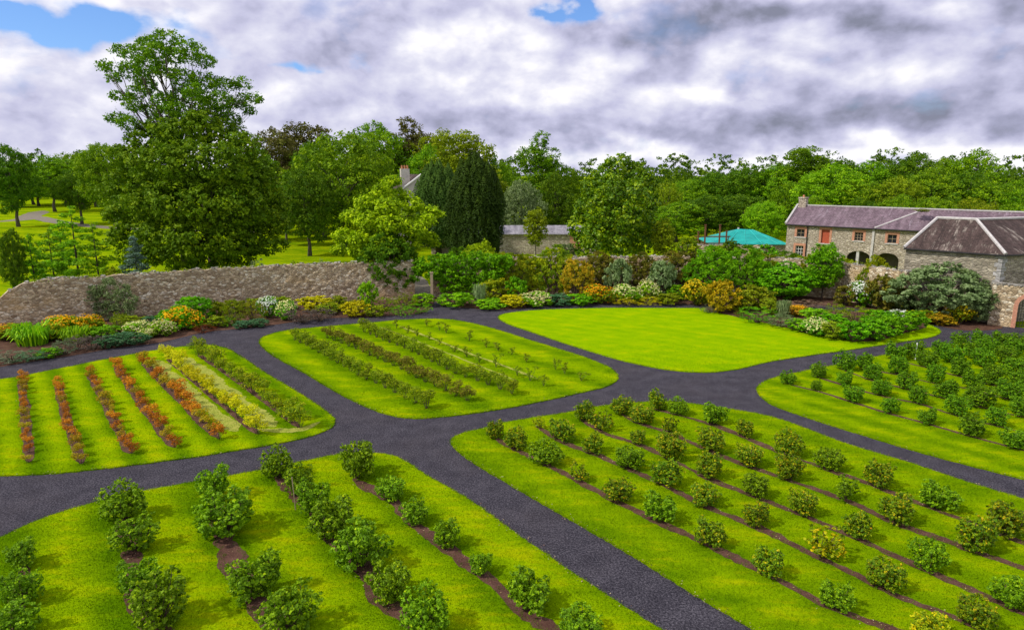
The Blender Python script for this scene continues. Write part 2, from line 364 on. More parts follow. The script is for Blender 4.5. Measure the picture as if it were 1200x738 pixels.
def ang(p, q):
    a, b = G(*p), G(*q); return math.atan2(b[1]-a[1], b[0]-a[0])
LAWNS = {
 'L1': [(-260,470),(-120,448),(0,444),(67,432),(117,422),(183,410),(213,406),(240,404),(262,407),(280,416),(313,438),(347,458),(380,480),(392,491),(389,500),(366,510),(267,529),(167,543),(67,554),(0,557),(-120,560),(-300,560)],
 'L2': [(304,399),(310,394),(330,388),(375,383),(421,379),(483,374),(524,374),(553,378.6),(630,401),(703,425),(721,435),(724,444),(712,452),(680,460),(593,478),(510,489),(485,490),(461,487),(428,476),(355,436),(311,410)],
 'L3': [(584,371),(592,367.5),(620,364),(700,361),(800,361),(860,361),(960,363),(1050,370),(1095,383),(1102,389),(1094,394),(1060,400),(1000,409),(900,424),(860,433),(830,436),(790,434),(740,425),(690,411),(620,388),(592,378)],
 'L4': [(887,455),(893,448),(912,441),(940,435),(985,426),(1040,415),(1090,407),(1120,402.5),(1200,402),(1330,403),(1500,420),(1500,640),(1300,588),(1200,561),(1140,546),(1080,530),(1000,506),(940,487),(905,474),(891,464)],
 'L5': [(528,517),(533,511),(545,506),(572,500),(595,494),(630,488),(670,482),(698,476),(722,473),(750,471),(780,470),(807,472),(850,478),(900,487),(1000,522),(1067,542),(1133,564),(1200,584),(1300,616),(1450,670),(1500,1000),(1250,970),(960,785),(885,738),(820,700),(740,650),(640,592),(560,545),(536,528)],
 'L6': [(-200,720),(-90,670),(0,629),(44,609),(118,586),(177,573),(300,551),(359,539),(411,530),(436,530),(455,532),(472,538),(498,555),(545,582),(630,642),(715,699),(777,738),(870,800),(1000,900),(700,1150),(0,1000),(-300,900)],
 'L7': [(1004,364),(1030,363.5),(1060,365),(1076,368),(1070,371),(1045,370),(1015,368)],
}
LANG = {'L1': ang((133,425),(203,523)), 'L2': ang((345,397),(500,478)), 'L3': ang((640,395),(860,433)), 'L4': ang((925,450),(1139,511)),
        'L5': ang((583,513),(829,638)), 'L6': ang((348,578),(456,705)), 'L7': 0}
lawn_poly = {}; LKW = {}
def yp(k, px, py):
    g = G(px, py, .05); a = -LANG[k]; return math.sin(a)*g[0]+math.cos(a)*g[1]
def sp(k, p, q, n): return abs(yp(k, *p)-yp(k, *q))/n
STR = {'L6': dict(stripe=sp('L6', (391,630), (263,629), 1), amt=.48, row=yp('L6', 391, 630)),
       'L5': dict(stripe=sp('L5', (737,549), (873,512), 3), amt=.2, row=yp('L5', 737, 549)),
       'L1': dict(stripe=sp('L1', (134,425), (67,450), 2), amt=.5, row=yp('L1', 134, 425)),
       'L2': dict(stripe=sp('L2', (417,438), (453,401), 2), amt=.3, row=yp('L2', 417, 438)),
       'L4': dict(stripe=1.6, amt=.25), 'L3': dict(stripe=1.3, amt=.11, ythr=.56, dark=(.18,.36,.001), light=(.32,.48,.001), an=.6)}
names = {'L1': .04, 'L2': .04, 'L3': .04, 'L4': .04, 'L5': .04, 'L6': .04, 'L7': .03}
for k, pts in LAWNS.items():
    poly = smooth_closed([G(x, y, .04) for x, y in pts], .16, .028)
    lawn_poly[k] = poly
    kw = dict(rot=-LANG[k], **STR.get(k, dict(stripe=1.7, amt=.3)))
    LKW[k] = kw
    sheet('lawn', poly, .045, grassmat('lawn_'+k, **kw), .055)
# base ground, paths, beds
FIELD = grassmat('field_grass', .3, 9, .2, light=(.26,.39,.004), ythr=.50)
S = 1500
mb = MB(); mb.face([(-S,-300,-.02),(S,-300,-.02),(S,S,-.02),(-S,S,-.02)]); mb.build('ground', FIELD)['kind'] = 'structure'
WB = [(-420,432),(-200,410),(0,387),(62,381),(135,373),(238,363),(318,357.5),(413,352.5),(487,349),(507,348),(600,342),(700,341),(800,341),(900,343),(980,348),(1053,365),(1164,379),(1182,382),(1216,386),(1300,396),(1500,425)]
garden = [G(x, y) for x, y in WB] + [np.array([95., 6., 0]), np.array([95., -6., 0]), np.array([-80., -6., 0]), np.array([-90., 14., 0])]
SOIL = soilmat('border_soil'); SOILR = soilmat('row_soil', (.05,.022,.015), (.14,.070,.05), (.30,.19,.13))
sheet('path', [p[:2] for p in garden], .0, pathmat())
bed_l = [(-200,410),(0,387),(62,381),(135,373),(238,363),(318,357.5),(413,352.5),(486,349),(505,351),(506,359),(494,367),(440,371),(372,374),(304,383),(240,389.5),(183,402),(133,408),(83,417),(42,423),(0,430),(-120,450),(-260,472)]
sheet('border_bed', smooth_closed([G(x, y) for x, y in bed_l], .4, .03), .012, SOIL)
bed_r = [(508,347.5),(600,342),(700,341),(800,341),(900,343),(980,348),(1053,365),(1164,379),(1175,384),(1130,387),(1100,382),(1060,372),(1010,362),(950,357),(880,357),(835,358),(780,356),(724,356),(648,357),(588,363),(548,361),(522,358)]
sheet('border_bed', smooth_closed([G(x, y) for x, y in bed_r], .4, .03), .012, SOIL)
isl = [(826,361.5),(850,360),(900,361),(960,363),(1010,366),(1055,372),(1086,380),(1060,390),(1012,400),(960,393),(915,382),(868,372)]
sheet('border_bed', smooth_closed([G(x, y, .05) for x, y in isl], .3, .04), .051, SOIL)
# park paths beyond the wall
def ribbon(name, pts, w, z, mat, jit=.04, seg=.18, wj=.15):
    c = smooth_closed(pts, seg, 0, closed=False)
    d = np.gradient(c, axis=0); d /= np.linalg.norm(d, axis=1)[:, None]+1e-9
    nrm = np.stack([-d[:, 1], d[:, 0]], 1); n = len(c)
    def sm(k):
        a = rs.uniform(-1, 1, n); a2 = np.convolve(rs.uniform(-1, 1, n), np.ones(7)/7, 'same')*2
        return a*.4+a2
    wl = w/2*(1+wj*sm(0)); wr = w/2*(1+wj*sm(1))
    taper = np.minimum(1, np.minimum(np.arange(n)+1, n-np.arange(n))/6.0)
    l = c+nrm*(wl*taper)[:, None]; r = c-nrm*(wr*taper)[:, None]
    mb = MB(); mb.v = [(*p, z) for p in r]+[(*p, z) for p in l]
    mb.f = [(i, i+1, n+i+1, n+i) for i in range(n-1)]
    o = mb.build(name, mat); o['kind'] = 'structure'; return c
PK = soilmat('park_track', (.16,.14,.10), (.24,.21,.16), (.33,.30,.22))
ribbon('path', [PD(-40, 262, 1)*0+G(-40,262), G(20,258), G(38,252), G(50,247)], 5, .0, PK, seg=2)
ribbon('path', [G(38,253), G(80,262), G(150,268), G(330,272)], 4, .004, PK, seg=2)
ribbon('path', [G(505,352), G(497,346), G(493,338), G(480,322)], 2.4, .004, PK, seg=.5)

# ------------------------------------------------------------------ planting rows
LA = [(582,513,20),(606,526,26),(641,544,30),(679,564,24),(724,588,30),(773,612,36),(831,639,34),(903,675,34),(983,715,34),(1092,752,40)]
LBr = [(633,502,14),(657,516,28),(695,531,24),(737,549,30),(783,571,32),(828,593,30),(888,617,30),(963,654,40),(1038,690,40),(1143,735,46)]
LC = [(685,494,24),(703,505,24),(749,521,20),(786,537,32),(830,560,30),(885,582,28),(940,603,30),(1010,633,34),(1090,670,38),(1187,713,42)]
LD = [(729,485,22),(752,496,24),(785,507,20),(832,528,28),(878,546,30),(927,563,32),(992,586,30),(1055,614,36),(1145,646,42)]
LE = [(767,479,22),(796,486,22),(837,498,27),(873,512,20),(926,534,28),(972,550,27),(1032,572,32),(1098,597,35),(1178,627,42)]
RA = [(925,450,18),(957,458,14),(999,471,22),(1044,485,22),(1089,497,24),(1139,511,30),(1190,525,30)]
RB = [(959,442,20),(991,452,20),(1034,464,22),(1077,473,24),(1122,487,28),(1169,499,25)]
RC = [(990,434,26),(1024,446,22),(1064,456,26),(1113,468,30),(1150,477,32),(1197,488,26)]
RD = [(1016,433,22),(1053,439,24),(1096,449,26),(1139,456,28),(1183,468,30)]
RE = [(1049,421,22),(1087,431,24),(1125,441,26),(1164,451,27),(1199,458,27)]
RF = [(1073,420,24),(1115,425,24),(1152,430,25),(1192,440,26)]
RG = [(1103,416,20),(1139,420,23),(1179,426,25)]
RH = [(1126,408,21),(1160,414,23),(1191,418,24)]
RI = [(1149,407,21),(1173,406,22),(1196,409,22)]
M1 = [(28,665,38),(20,709,44),(14,748,46)]
M2 = [(145,609,44),(155,647,42),(160,702,46),(183,738,62)]
M3 = [(250,588,38),(263,629,58),(299,700,60),(338,742,60)]
M4 = [(325,560,36),(348,578,30),(366,602,38),(391,630,50),(424,666,54),(456,705,52),(498,745,56)]
M5 = [(417,562,42),(456,585,28),(485,613,30),(525,641,32),(563,674,27),(617,715,52),(678,748,44)]
strips = []
def rowstrip(row, w, ext=(.5, .8), z=.052, L_=None):
    pts = [G(x, y, .05) for x, y, _ in row]
    a = pts[0]-(pts[1]-pts[0])/np.linalg.norm(pts[1]-pts[0])*ext[0]
    b = pts[-1]+(pts[-1]-pts[-2])/np.linalg.norm(pts[-1]-pts[-2])*ext[1]
    c = ribbon('soil_strip', [a]+pts+[b], w, z, SOILR, wj=.55); strips.append((c, w))
for r_ in (LA, LBr, LC, LD, LE): rowstrip(r_, .33, ext=(.4, 12 if r_ is not LA else 1.5))
for r_ in (RA, RB): rowstrip(r_, .22)
for r_ in (RC, RD, RE): rowstrip(r_, .2)
rowstrip(M1, .4, (.4, 3)); rowstrip(M2, .55, (.1, 2)); rowstrip(M3, .6, (0, 2)); rowstrip(M4, .55, (.2, 2)); rowstrip(M5, .5, (.2, 3))
def lerp(p, q, n): return [(p[0]+(q[0]-p[0])*i/(n-1), p[1]+(q[1]-p[1])*i/(n-1)) for i in range(n)]
def along(pl, n):
    W = [G(*p, .05) for p in pl]; d = [0]
    for a, b in zip(W, W[1:]): d.append(d[-1]+np.linalg.norm(b-a))
    out = []
    for s in np.linspace(0, d[-1], n):
        i = max(j for j in range(len(d)) if d[j] <= s+1e-6); i = min(i, len(W)-2)
        t = (s-d[i])/(d[i+1]-d[i]); out.append(W[i]*(1-t)+W[i+1]*t)
    return out
N1 = [[(26,444),(30,490),(35,541)], [(67,450),(79,495),(96,543)], [(105,438),(128,482),(153,531)], [(135,428),(165,472),(204,524)],
      [(168,425),(208,466),(256,513)], [(196,420),(247,463),(301,508)], [(232,415),(290,455),(351,501)]]
for i, pl in enumerate(N1):
    w = .42 if i < 5 else .3
    c = ribbon('soil_strip', [G(*p, .05) for p in pl], w, .0555, SOILR, wj=.3); strips.append((c, w))
DRY = soilmat('dry_grass', (.20,.28,.02), (.40,.40,.07), (.62,.56,.20))
def dry(pl, w):
    c = ribbon('dry_grass', [G(*p, .05) for p in pl], w, .0535, DRY, wj=.45)
dry([(182,422),(228,464),(278,505)], .75); dry([(214,418),(268,459),(322,500)], .85); dry([(300,503),(352,503),(375,494)], .5)
dry([(468,382),(515,400),(550,414),(600,432),(630,444)], .22); dry([(445,383),(500,404),(560,428),(606,446)], .15)
N2d = [([(346,398),(386,419),(417,438),(447,452),(465,461),(500,478)], 18), ([(384,396),(420,410),(465,430),(493,445),(548,469)], 18), ([(427,389),(453,400),(480,410),(507,424),(535,438),(562,447),(600,461)], 19)]
N4 = [(465,385),(478,390),(489,394),(503,398),(515,404),(533,412),(547,418),(562,425),(581,430),(606,440),(621,446),(637,452)]
N5 = [(500,382),(515,387),(523,390),(550,399),(570,407),(584,411),(600,415),(617,424),(651,433),(662,438),(681,446)]

# ------------------------------------------------------------------ foliage generators
def unit(v): return v/(np.linalg.norm(v, axis=-1, keepdims=True)+1e-9)
def leaf_quads(P, Nn, size, aspect=.62, rng=rs, sizevar=.35):
    n = len(P); a = unit(np.cross(Nn, rng.normal(size=(n, 3)))); b = np.cross(Nn, a)
    s = size*(1+rng.uniform(-sizevar, sizevar, n))[:, None]
    w = s*aspect*.5; fold = Nn*s*.10
    V = np.stack([P-a*s*.5, P-b*w+fold, P+a*s*.5, P+b*w+fold], 1)
    return V
def foliage(lobes, nleaf, leaf, clump, rng, up=.35, rnd=.75, aspect=.62, inner=.12, droop=0, zmin=None, leafper=22, shell=.55):
    lobes = [(np.array(c, float), np.array(r, float) if hasattr(r, '__len__') else np.array([r]*3, float)) for c, r in lobes]
    area = np.array([(r[0]*r[1]*r[2])**(2/3) for c, r in lobes]); area /= area.sum()
    ncl = max(1, nleaf//leafper)
    Cs = []; Os = []
    for (c, r), a in zip(lobes, area):
        k = max(2, int(ncl*a*1.25))
        d = unit(rng.normal(size=(k, 3)))
        rad = 1-rng.rand(k)**2*shell*.8
        p = c+d*r*rad[:, None]
        keep = np.ones(k, bool)
        for c2, r2 in lobes:
            if c2 is c: continue
            q = (p-c2)/r2; keep &= (np.sum(q*q, 1) > .45) | (rng.rand(k) < inner)
        if zmin is not None: keep &= p[:, 2] > zmin
        Cs.append(p[keep]); Os.append(unit(d/r*r.mean())[keep])
    Cc = np.concatenate(Cs); O = np.concatenate(Os)
    per = max(3, int(nleaf/max(1, len(Cc))))
    cr = clump*(1+rng.uniform(-.4, .4, len(Cc)))
    P = np.repeat(Cc, per, 0)+unit(rng.normal(size=(len(Cc)*per, 3)))*(rng.rand(len(Cc)*per, 1)**.5)*np.repeat(cr, per)[:, None]*np.array([1, 1, .7])
    if droop: P[:, 2] -= droop*np.abs(rng.normal(size=len(P)))*leaf
    Nn = unit(np.repeat(O, per, 0)*.7+rng.normal(size=P.shape)*rnd+np.array([0, 0, up]))
    V = leaf_quads(P, Nn, leaf, aspect, rng)
    cv = rng.rand(len(Cc))
    val = np.clip(np.repeat(cv, per)*.55+rng.rand(len(P))*.45, 0, 1)
    return V, val
def trunkmesh(name, h, r0, targets, rng, split=.35, twig=0, lean=(0, 0)):
    mb = MB(); top = np.array([lean[0], lean[1], h])
    pts = [np.array([0, 0, -.3])]
    for i in range(1, 6):
        t = i/5; pts.append(np.array([lean[0]*t+rng.normal()*r0*.35, lean[1]*t+rng.normal()*r0*.35, h*t]))
    rad = [r0*(1.35 if i == 0 else 1-.13*i*1.0) for i in range(6)]
    mb.tube(pts, rad, 9)
    for tg in targets:
        tg = np.array(tg, float); t = rng.uniform(split, 1.0); s = pts[0]*(1-t)+pts[-1]*t
        if tg[2] < s[2]+.2: s = np.array([s[0], s[1], max(h*.25, tg[2]-.25*np.linalg.norm(tg[:2]))])
        m1 = s+(tg-s)*.35+np.array([0, 0, .08*np.linalg.norm(tg-s)])+rng.normal(size=3)*r0*.4
        m2 = s+(tg-s)*.7+rng.normal(size=3)*r0*.5
        rr = r0*rng.uniform(.2, .42)*(.75 if len(targets) > 25 else 1); mb.tube([s, m1, m2, tg], [rr, rr*.7, rr*.42, rr*.15], 6)
        for _ in range(twig):
            e = tg+unit(rng.normal(size=3))*min(1.3, np.linalg.norm(tg-s)*.15)
            mb.tube([m2, (m2+e)/2+rng.normal(size=3)*.1, e], [rr*.35, rr*.22, rr*.06], 5)
    return mb.mesh(name, True)

PROTO = {}
def proto_tree(key, H, Rr, cb, nl, nleaf, leaf, clump, seed, lobr=(.34, .5), up=.35, zs=1.0, twig=0, rnd=.75):
    rng = np.random.RandomState(seed)
    hz = (H-cb)/2; cz = cb+hz; lobes = []
    for i in range(nl):
        d = unit(rng.normal(size=3)); 
        ph = i*2.399; zz = 1-2*(i+.5)/nl; rr = math.sqrt(max(0, 1-zz*zz))
        d = np.array([rr*math.cos(ph), rr*math.sin(ph), zz])+rng.normal(size=3)*.15
        k = rng.uniform(.50, .70); lr = Rr*rng.uniform(*lobr)
        tap = 1-.12*max(0, d[2])
        lobes.append((np.array([d[0]*Rr*k*tap, d[1]*Rr*k*tap, cz+d[2]*(hz-lr*zs)*.9]), (lr, lr, lr*.85*zs)))
    lobes.append((np.array([0, 0, cz]), (Rr*.55, Rr*.55, hz*.6)))
    V, val = foliage(lobes, nleaf, leaf, clump, rng, up=up, rnd=rnd)
    PROTO[key] = (quads('crown_'+key, V, val), trunkmesh('trunk_'+key, cb+hz*.9, Rr*.06, [l[0] for l in lobes[:-1]], rng, twig=twig), H, Rr*2)
proto_tree('oak_a', 18, 7.5, 3.5, 16, 26000, .36, .75, 1)
proto_tree('oak_b', 18, 7.0, 3.0, 22, 26000, .34, .65, 2, (.27, .42))
proto_tree('oak_c', 18, 8.0, 3.5, 13, 26000, .38, .8, 3, (.38, .55))
proto_tree('tall_a', 20, 5.2, 3.0, 20, 22000, .34, .6, 4, (.33, .5), zs=1.25)
proto_tree('tall_b', 20, 5.0, 2.5, 24, 20000, .32, .55, 5, (.26, .42), zs=1.1, twig=1)
proto_tree('loose', 16, 5.5, 3.5, 20, 11000, .32, .6, 6, (.22, .36), twig=2)
proto_tree('low_a', 18, 7.5, .6, 18, 24000, .38, .8, 11)
proto_tree('low_b', 18, 7.0, .4, 24, 24000, .36, .7, 12, (.27, .42))
proto_tree('low_c', 18, 7.8, .6, 15, 24000, .38, .8, 13, (.36, .5))
proto_tree('low_t', 18, 5.5, .8, 22, 22000, .34, .65, 14, (.25, .38), zs=1.15, twig=1)
def put_tree(px, top, wpx, D, key, mat, label, cat='tree', name='tree', group=None, barkm=None, rz=None, base=0.0):
    me, tm, H, W = PROTO[key]
    p = PD(px, 200, D); p[2] = base
    top3 = PD(px, top, D)[2]; h = top3-base; w = wpx*D/ct/F
    e = empty(name, p, random.uniform(0, 6.28) if rz is None else rz, (w/W, w/W, h/H))
    tagit(e, label, cat, group)
    link('trunk', tm, barkm or BARK, e); link('crown', me, mat, e)
    return e

# unit-size shrubs (diameter 1, height 1)
def proto_shrub(key, n, nleaf, leaf, clump, seed, lobr=(.2, .3), flat=False, aspect=.62, zlow=.0, rnd=.75, up=.35):
    rng = np.random.RandomState(seed); lobes = []
    for i in range(n):
        ph = i*2.399+rng.rand(); rr = math.sqrt((i+.5)/n)*.5
        lr = rng.uniform(*lobr); x, y = rr*math.cos(ph)*.72, rr*math.sin(ph)*.72
        z = max(lr*.7, (1-lr)*math.sqrt(max(.05, 1-(rr*1.7)**2))*rng.uniform(.8, 1.02)) if i % 3 else rng.uniform(.25, .6)
        lobes.append((np.array([x, y*(.45 if flat else 1), z]), lr))
    lobes.append((np.array([0, 0, .35]), (.36, .36*(.5 if flat else 1), .35)))
    V, val = foliage(lobes, nleaf, leaf, clump, rng, zmin=.02, aspect=aspect, rnd=rnd, up=up)
    mb = MB()
    for c, r in lobes[:-1]:
        mb.tube([(c[0]*.12, c[1]*.12, -.02), (c[0]*.5, c[1]*.5, c[2]*.45), tuple(c)], [.022, .015, .006], 5)
    # flower heads over the upper surface
    nf = 560; c_i = rng.randint(0, len(lobes)-1, nf)
    d = unit(rng.normal(size=(nf, 3))+np.array([0, 0, .9])); Pf = np.array([lobes[i][0] for i in c_i])+d*np.array([lobr[1]]*3)*1.02
    Vf = leaf_quads(Pf, unit(d+rng.normal(size=d.shape)*.4), .068, .9, rng)
    PROTO[key] = (quads('foliage_'+key, V, val), mb.mesh('stems_'+key), quads('flowers_'+key, Vf, rng.rand(nf)))
for i in range(3):
    proto_shrub('shrub%d' % i, 14, 3600, .075, .085, 20+i)
    proto_shrub('big%d' % i, 26, 15000, .040, .05, 30+i, (.15, .25))
    proto_shrub('fine%d' % i, 10, 3000, .05, .07, 40+i, (.22, .32), aspect=.25, rnd=.9)
    proto_shrub('wallp%d' % i, 22, 9000, .046, .06, 50+i, (.14, .24), flat=True)
def proto_spiky(key, n, seed, w=.02):
    rng = np.random.RandomState(seed); V = []
    for i in range(n):
        a = rng.rand()*6.28; r0 = rng.rand()*.36; out = rng.uniform(.05, .32); h = rng.uniform(.5, 1.0)
        b = np.array([math.cos(a)*r0, math.sin(a)*r0, 0]); dr = np.array([math.cos(a), math.sin(a), 0]); sd = np.array([-dr[1], dr[0], 0])*w
        p1 = b+dr*out*.35+np.array([0, 0, h*.7]); p2 = b+dr*out*.8+np.array([0, 0, h]); p3 = b+dr*out*1.15+np.array([0, 0, h*.72])
        V.append([b-sd*.6, b+sd*.6, p1+sd, p1-sd]); V.append([p1-sd, p1+sd, p2+sd*.7, p2-sd*.7]); V.append([p2-sd*.7, p2+sd*.7, p3+sd*.1, p3-sd*.1])
    V = np.array(V); nf = 160; d = unit(rng.normal(size=(nf, 3))); d[:, 2] = 0
    Pf = d*rng.rand(nf, 1)*.5; Pf[:, 2] = rng.uniform(.85, 1.12, nf)
    Vf = leaf_quads(Pf, unit(rng.normal(size=(nf, 3))+[0, 0, .6]), .075, .8, rng)
    PROTO[key] = (quads('foliage_'+key, V, np.repeat(rng.rand(n), 3)), None, quads('flowers_'+key, Vf, rng.rand(nf)))
for i in range(2): proto_spiky('spiky%d' % i, 330, 60+i)

SW = {'n': 0}
def plant(px, py, wpx, hpx, kind, mat, name, label, cat='shrub', flower=None, group=None, z=.012, stems=True, depth=None, wdepth=None):
    p = G(px, py, z); m = p[1]/ct/F
    w = wpx*m*(1.2 if kind != 'wallp' else 1.3); h = hpx*m*(1.3 if kind != 'wallp' else 1.2)
    i = SW['n']; SW['n'] += 1
    key = kind+str(i % (2 if kind == 'spiky' else 3)); fo, stm, flw = PROTO[key]
    rz = 0 if kind == 'wallp' else random.uniform(0, 6.28)
    p[1] += w*.15
    e = empty(name, p, rz, (w, w if wdepth is None else wdepth, h)); tagit(e, label, cat, group)
    link('foliage', fo, L[mat], e)
    if stm is not None and stems: link('stems', stm, TWIG, e)
    if flower: link('flower_heads', flw, FL[flower], e)['kind'] = 'stuff'
    return e

# ------------------------------------------------------------------ currant bushes
BUSH = []
def proto_bush(seed, nst, nleaf, leaf, spread, lr0=.145, lr1=.215):
    rng = np.random.RandomState(seed); lobes = []; mb = MB()
    for i in range(nst):
        a = i*2.399+rng.uniform(-.5, .5); rr = (.12+.34*rng.rand()**.7)*spread; h = rng.uniform(.5, .88)*(1-.25*(rr/.5)**2)
        e = np.array([math.cos(a)*rr, math.sin(a)*rr, h]); lr = rng.uniform(lr0, lr1)
        lobes.append((e, lr)); 
        if rng.rand() < .9: lobes.append((e*np.array([.85, .85, .55])+rng.normal(size=3)*.04, lr*1.05))
        mb.tube([(e[0]*.1, e[1]*.1, -.02), (e[0]*.4, e[1]*.4, e[2]*.4), (e[0]*.85, e[1]*.85, e[2]*.8), tuple(e*1.08)], [.018, .013, .009, .003], 5)
        if rng.rand() < .5:
            t = e*np.array([1.05, 1.05, 1])+np.array([rng.normal()*.05, rng.normal()*.05, rng.uniform(.12, .22)])
            mb.tube([tuple(e), tuple(t)], [.007, .003], 4); lobes.append((t, .055))
    lobes.append((np.array([0, 0, .33]), (.24*spread, .24*spread, .26)))
    V, val = foliage(lobes, nleaf, leaf, .055, rng, leafper=9, zmin=.04, aspect=.85, up=.5, rnd=.6)
    return quads('bush_foliage_%d' % seed, V, val), mb.mesh('bush_stems_%d' % seed)
for s in range(6): BUSH.append(proto_bush(100+s, 10+s, 5000, .057, 1.0, .12+.008*s, .19+.008*s))
SPARSE = [proto_bush(110+s, 8, 1200, .078, 1.0, .12, .18) for s in range(3)]
ORD = ['first','second','third','fourth','fifth','sixth','seventh','eighth','ninth','tenth','eleventh','twelfth','thirteenth','fourteenth']
def ordn(i, n, far='far', near='near'):
    if i == 0: return 'at %s end' % far
    if i == n-1: return 'at %s end' % near
    if i < n/2: return '%s from %s end' % (ORD[i], far)
    return '%s from %s end' % (ORD[n-1-i], near)
def bushrow(row, rowname, group, mats, sparse=(), hf=1.0, far='far', near='near', looks=None):
    n = len(row)
    for i, (x, y, w) in enumerate(row):
        p = G(x, y, .05); m = p[1]/ct/F; wm = w*m*(1.12 if mats != 'currant_deep' else .98)
        mk = mats[i % len(mats)] if isinstance(mats, (list, tuple)) else mats
        fo, stm = (SPARSE[random.randrange(3)] if i in sparse else BUSH[random.randrange(6)])
        h = wm*hf*random.uniform(.85, 1.05)
        look = {'currant_deep': 'rounded deep green', 'currant': 'leafy green', 'currant_mix': 'bronze-tinged', 'currant_yel': 'yellowing'}[mk]
        p[1] += wm*.12
        e = empty('currant_bush', p, random.uniform(0, 6.28), (wm*random.uniform(.84, 1.14), wm*random.uniform(.84, 1.14), h))
        e.rotation_euler.x = random.uniform(-.09, .09); e.rotation_euler.y = random.uniform(-.09, .09)
        tagit(e, '%s bush %s of %s' % (look, ordn(i, n, far, near), rowname), 'bush', group)
        link('foliage', fo, L[mk], e); link('stems', stm, TWIG, e)
cm = ['currant_mix','currant','currant_mix','currant_mix','currant_mix','currant','currant_mix']
g5 = 'currant bushes in rows on the lower right lawn'
bushrow(LA, 'front row, lower right lawn', g5, ['currant_mix','currant_mix','currant','currant_mix','currant_mix','currant','currant_mix','currant_mix','currant','currant_yel'], (3,))
bushrow(LBr, 'second row, lower right lawn', g5, ['currant_yel','currant_mix','currant_mix','currant','currant_mix','currant_mix','currant_mix','currant_yel','currant_mix','currant_mix'], (0, 7))
bushrow(LC, 'middle row, lower right lawn', g5, ['currant_mix','currant_mix','currant_mix','currant_mix','currant_mix','currant','currant_mix','currant_mix','currant','currant'], (1,))
bushrow(LD, 'fourth row, lower right lawn', g5, ['currant_mix','currant_mix','currant_mix','currant_mix','currant_mix','currant_mix','currant','currant_mix','currant_mix'], (2, 6))
bushrow(LE, 'back row, lower right lawn', g5, ['currant_mix','currant','currant','currant_mix','currant_mix','currant','currant_mix','currant','currant_mix'])
g4 = 'rounded bushes in rows on the right-hand lawn'
for r_, nm in ((RA,'front'),(RB,'second'),(RC,'third'),(RD,'fourth'),(RE,'fifth'),(RF,'sixth'),(RG,'seventh'),(RH,'eighth'),(RI,'rearmost')):
    bushrow(r_, nm+' row, right-hand lawn', g4, 'currant_deep', hf=1.0, far='left', near='right')
g6 = 'large bushes in rows on the lower left lawn'
for r_, nm in ((M1,'leftmost row'),(M2,'second row from left'),(M3,'third row from left'),(M4,'fourth row from left'),(M5,'rightmost row')):
    bushrow(r_, nm+', lower left lawn', g6, 'currant', hf=1.06)
b = PROTO  # yellow-topped shoot beside a stake
st_ = MB(); st_.tube([(0, 0, 0), (-.06, .02, 1.25)], [.02, .018], 6)
o = st_.build('stake', WOOD, loc=G(346.5, 597, .05)); tagit(o, 'thin pale wooden stake standing among bushes of the lower left lawn', 'stake')
st_ = MB(); st_.tube([(0, 0, 0), (.0, .0, 1.1)], [.04, .04], 8)
o = st_.build('stake', WPAINT, loc=G(1072.5, 421, .05)); tagit(o, 'pale post among the dark bushes of the right-hand lawn', 'stake')

# small plants of the left and centre lawns
SMALL = []
for s in range(5):
    rng = np.random.RandomState(200+s); lobes = []
    for i in range(7):
        a = i*2.399; rr = .3*rng.rand()**.5; lobes.append((np.array([math.cos(a)*rr, math.sin(a)*rr, rng.uniform(.3, .8)]), rng.uniform(.13, .22)))
    V, val = foliage(lobes, 1300, .075, .07, rng, leafper=7, zmin=.03, aspect=.4, rnd=.9, up=.6)
    mb = MB()
    for c, _ in lobes: mb.tube([(c[0]*.2, c[1]*.2, 0), tuple(c*1.1)], [.012, .005], 4)
    SMALL.append((quads('small_plant_foliage', V, val), mb.mesh('small_plant_stems')))
THIN = []
for s in range(3):
    rng = np.random.RandomState(220+s); lobes = [(np.array([rng.normal()*.2, rng.normal()*.2, rng.uniform(.2, .9)]), .12) for _ in range(6)]
    V, val = foliage(lobes, 230, .12, .08, rng, leafper=5, zmin=.02, aspect=.35, rnd=.9, up=.6)
    mb = MB()
    for c, _ in lobes: mb.tube([(0, 0, 0), tuple(c*1.1)], [.012, .005], 4)
    THIN.append((quads('thin_plant_foliage', V, val), mb.mesh('thin_plant_stems')))
def small(p, w, h, mat, label, group, pr=SMALL):
    fo, stm = pr[random.randrange(len(pr))]
    e = empty('row_plant', (p[0], p[1], .05), random.uniform(0, 6.28), (w, w, h)); tagit(e, label, 'plant', group)
    link('foliage', fo, L[mat], e); link('stems', stm, TWIG, e)
look1 = {'redrow': 'low red-leaved plant', 'redgreen': 'low bronze-leaved plant', 'yelrow': 'low yellow-leaved plant', 'yelgreen': 'low yellow-green plant', 'brownrow': 'low brown-green shrub', 'greenrow': 'low green shrub'}
rown = ['leftmost row','second row from left','third row from left','fourth row from left','fifth row from left','sixth row from left','rightmost row']
for i, pl in enumerate(N1):
    n = 14; pts = along(pl, n)
    for j, p in enumerate(pts):
        mk = ('redrow' if random.random() < .65 else 'redgreen') if i < 5 else ('yelrow' if i == 5 else 'yelgreen')
        w = [.60, .60, .70, .75, .95, 1.0, 1.2][i]*random.uniform(.8, 1.2); h = w*random.uniform(.75, 1.05)
        q = p+np.array([random.uniform(-.06, .06), random.uniform(-.1, .1), 0])
        small(q, w, h, mk, '%s %s of the %s, left lawn' % (look1[mk], ordn(j, n), rown[i]), 'low plants in rows on the left lawn')
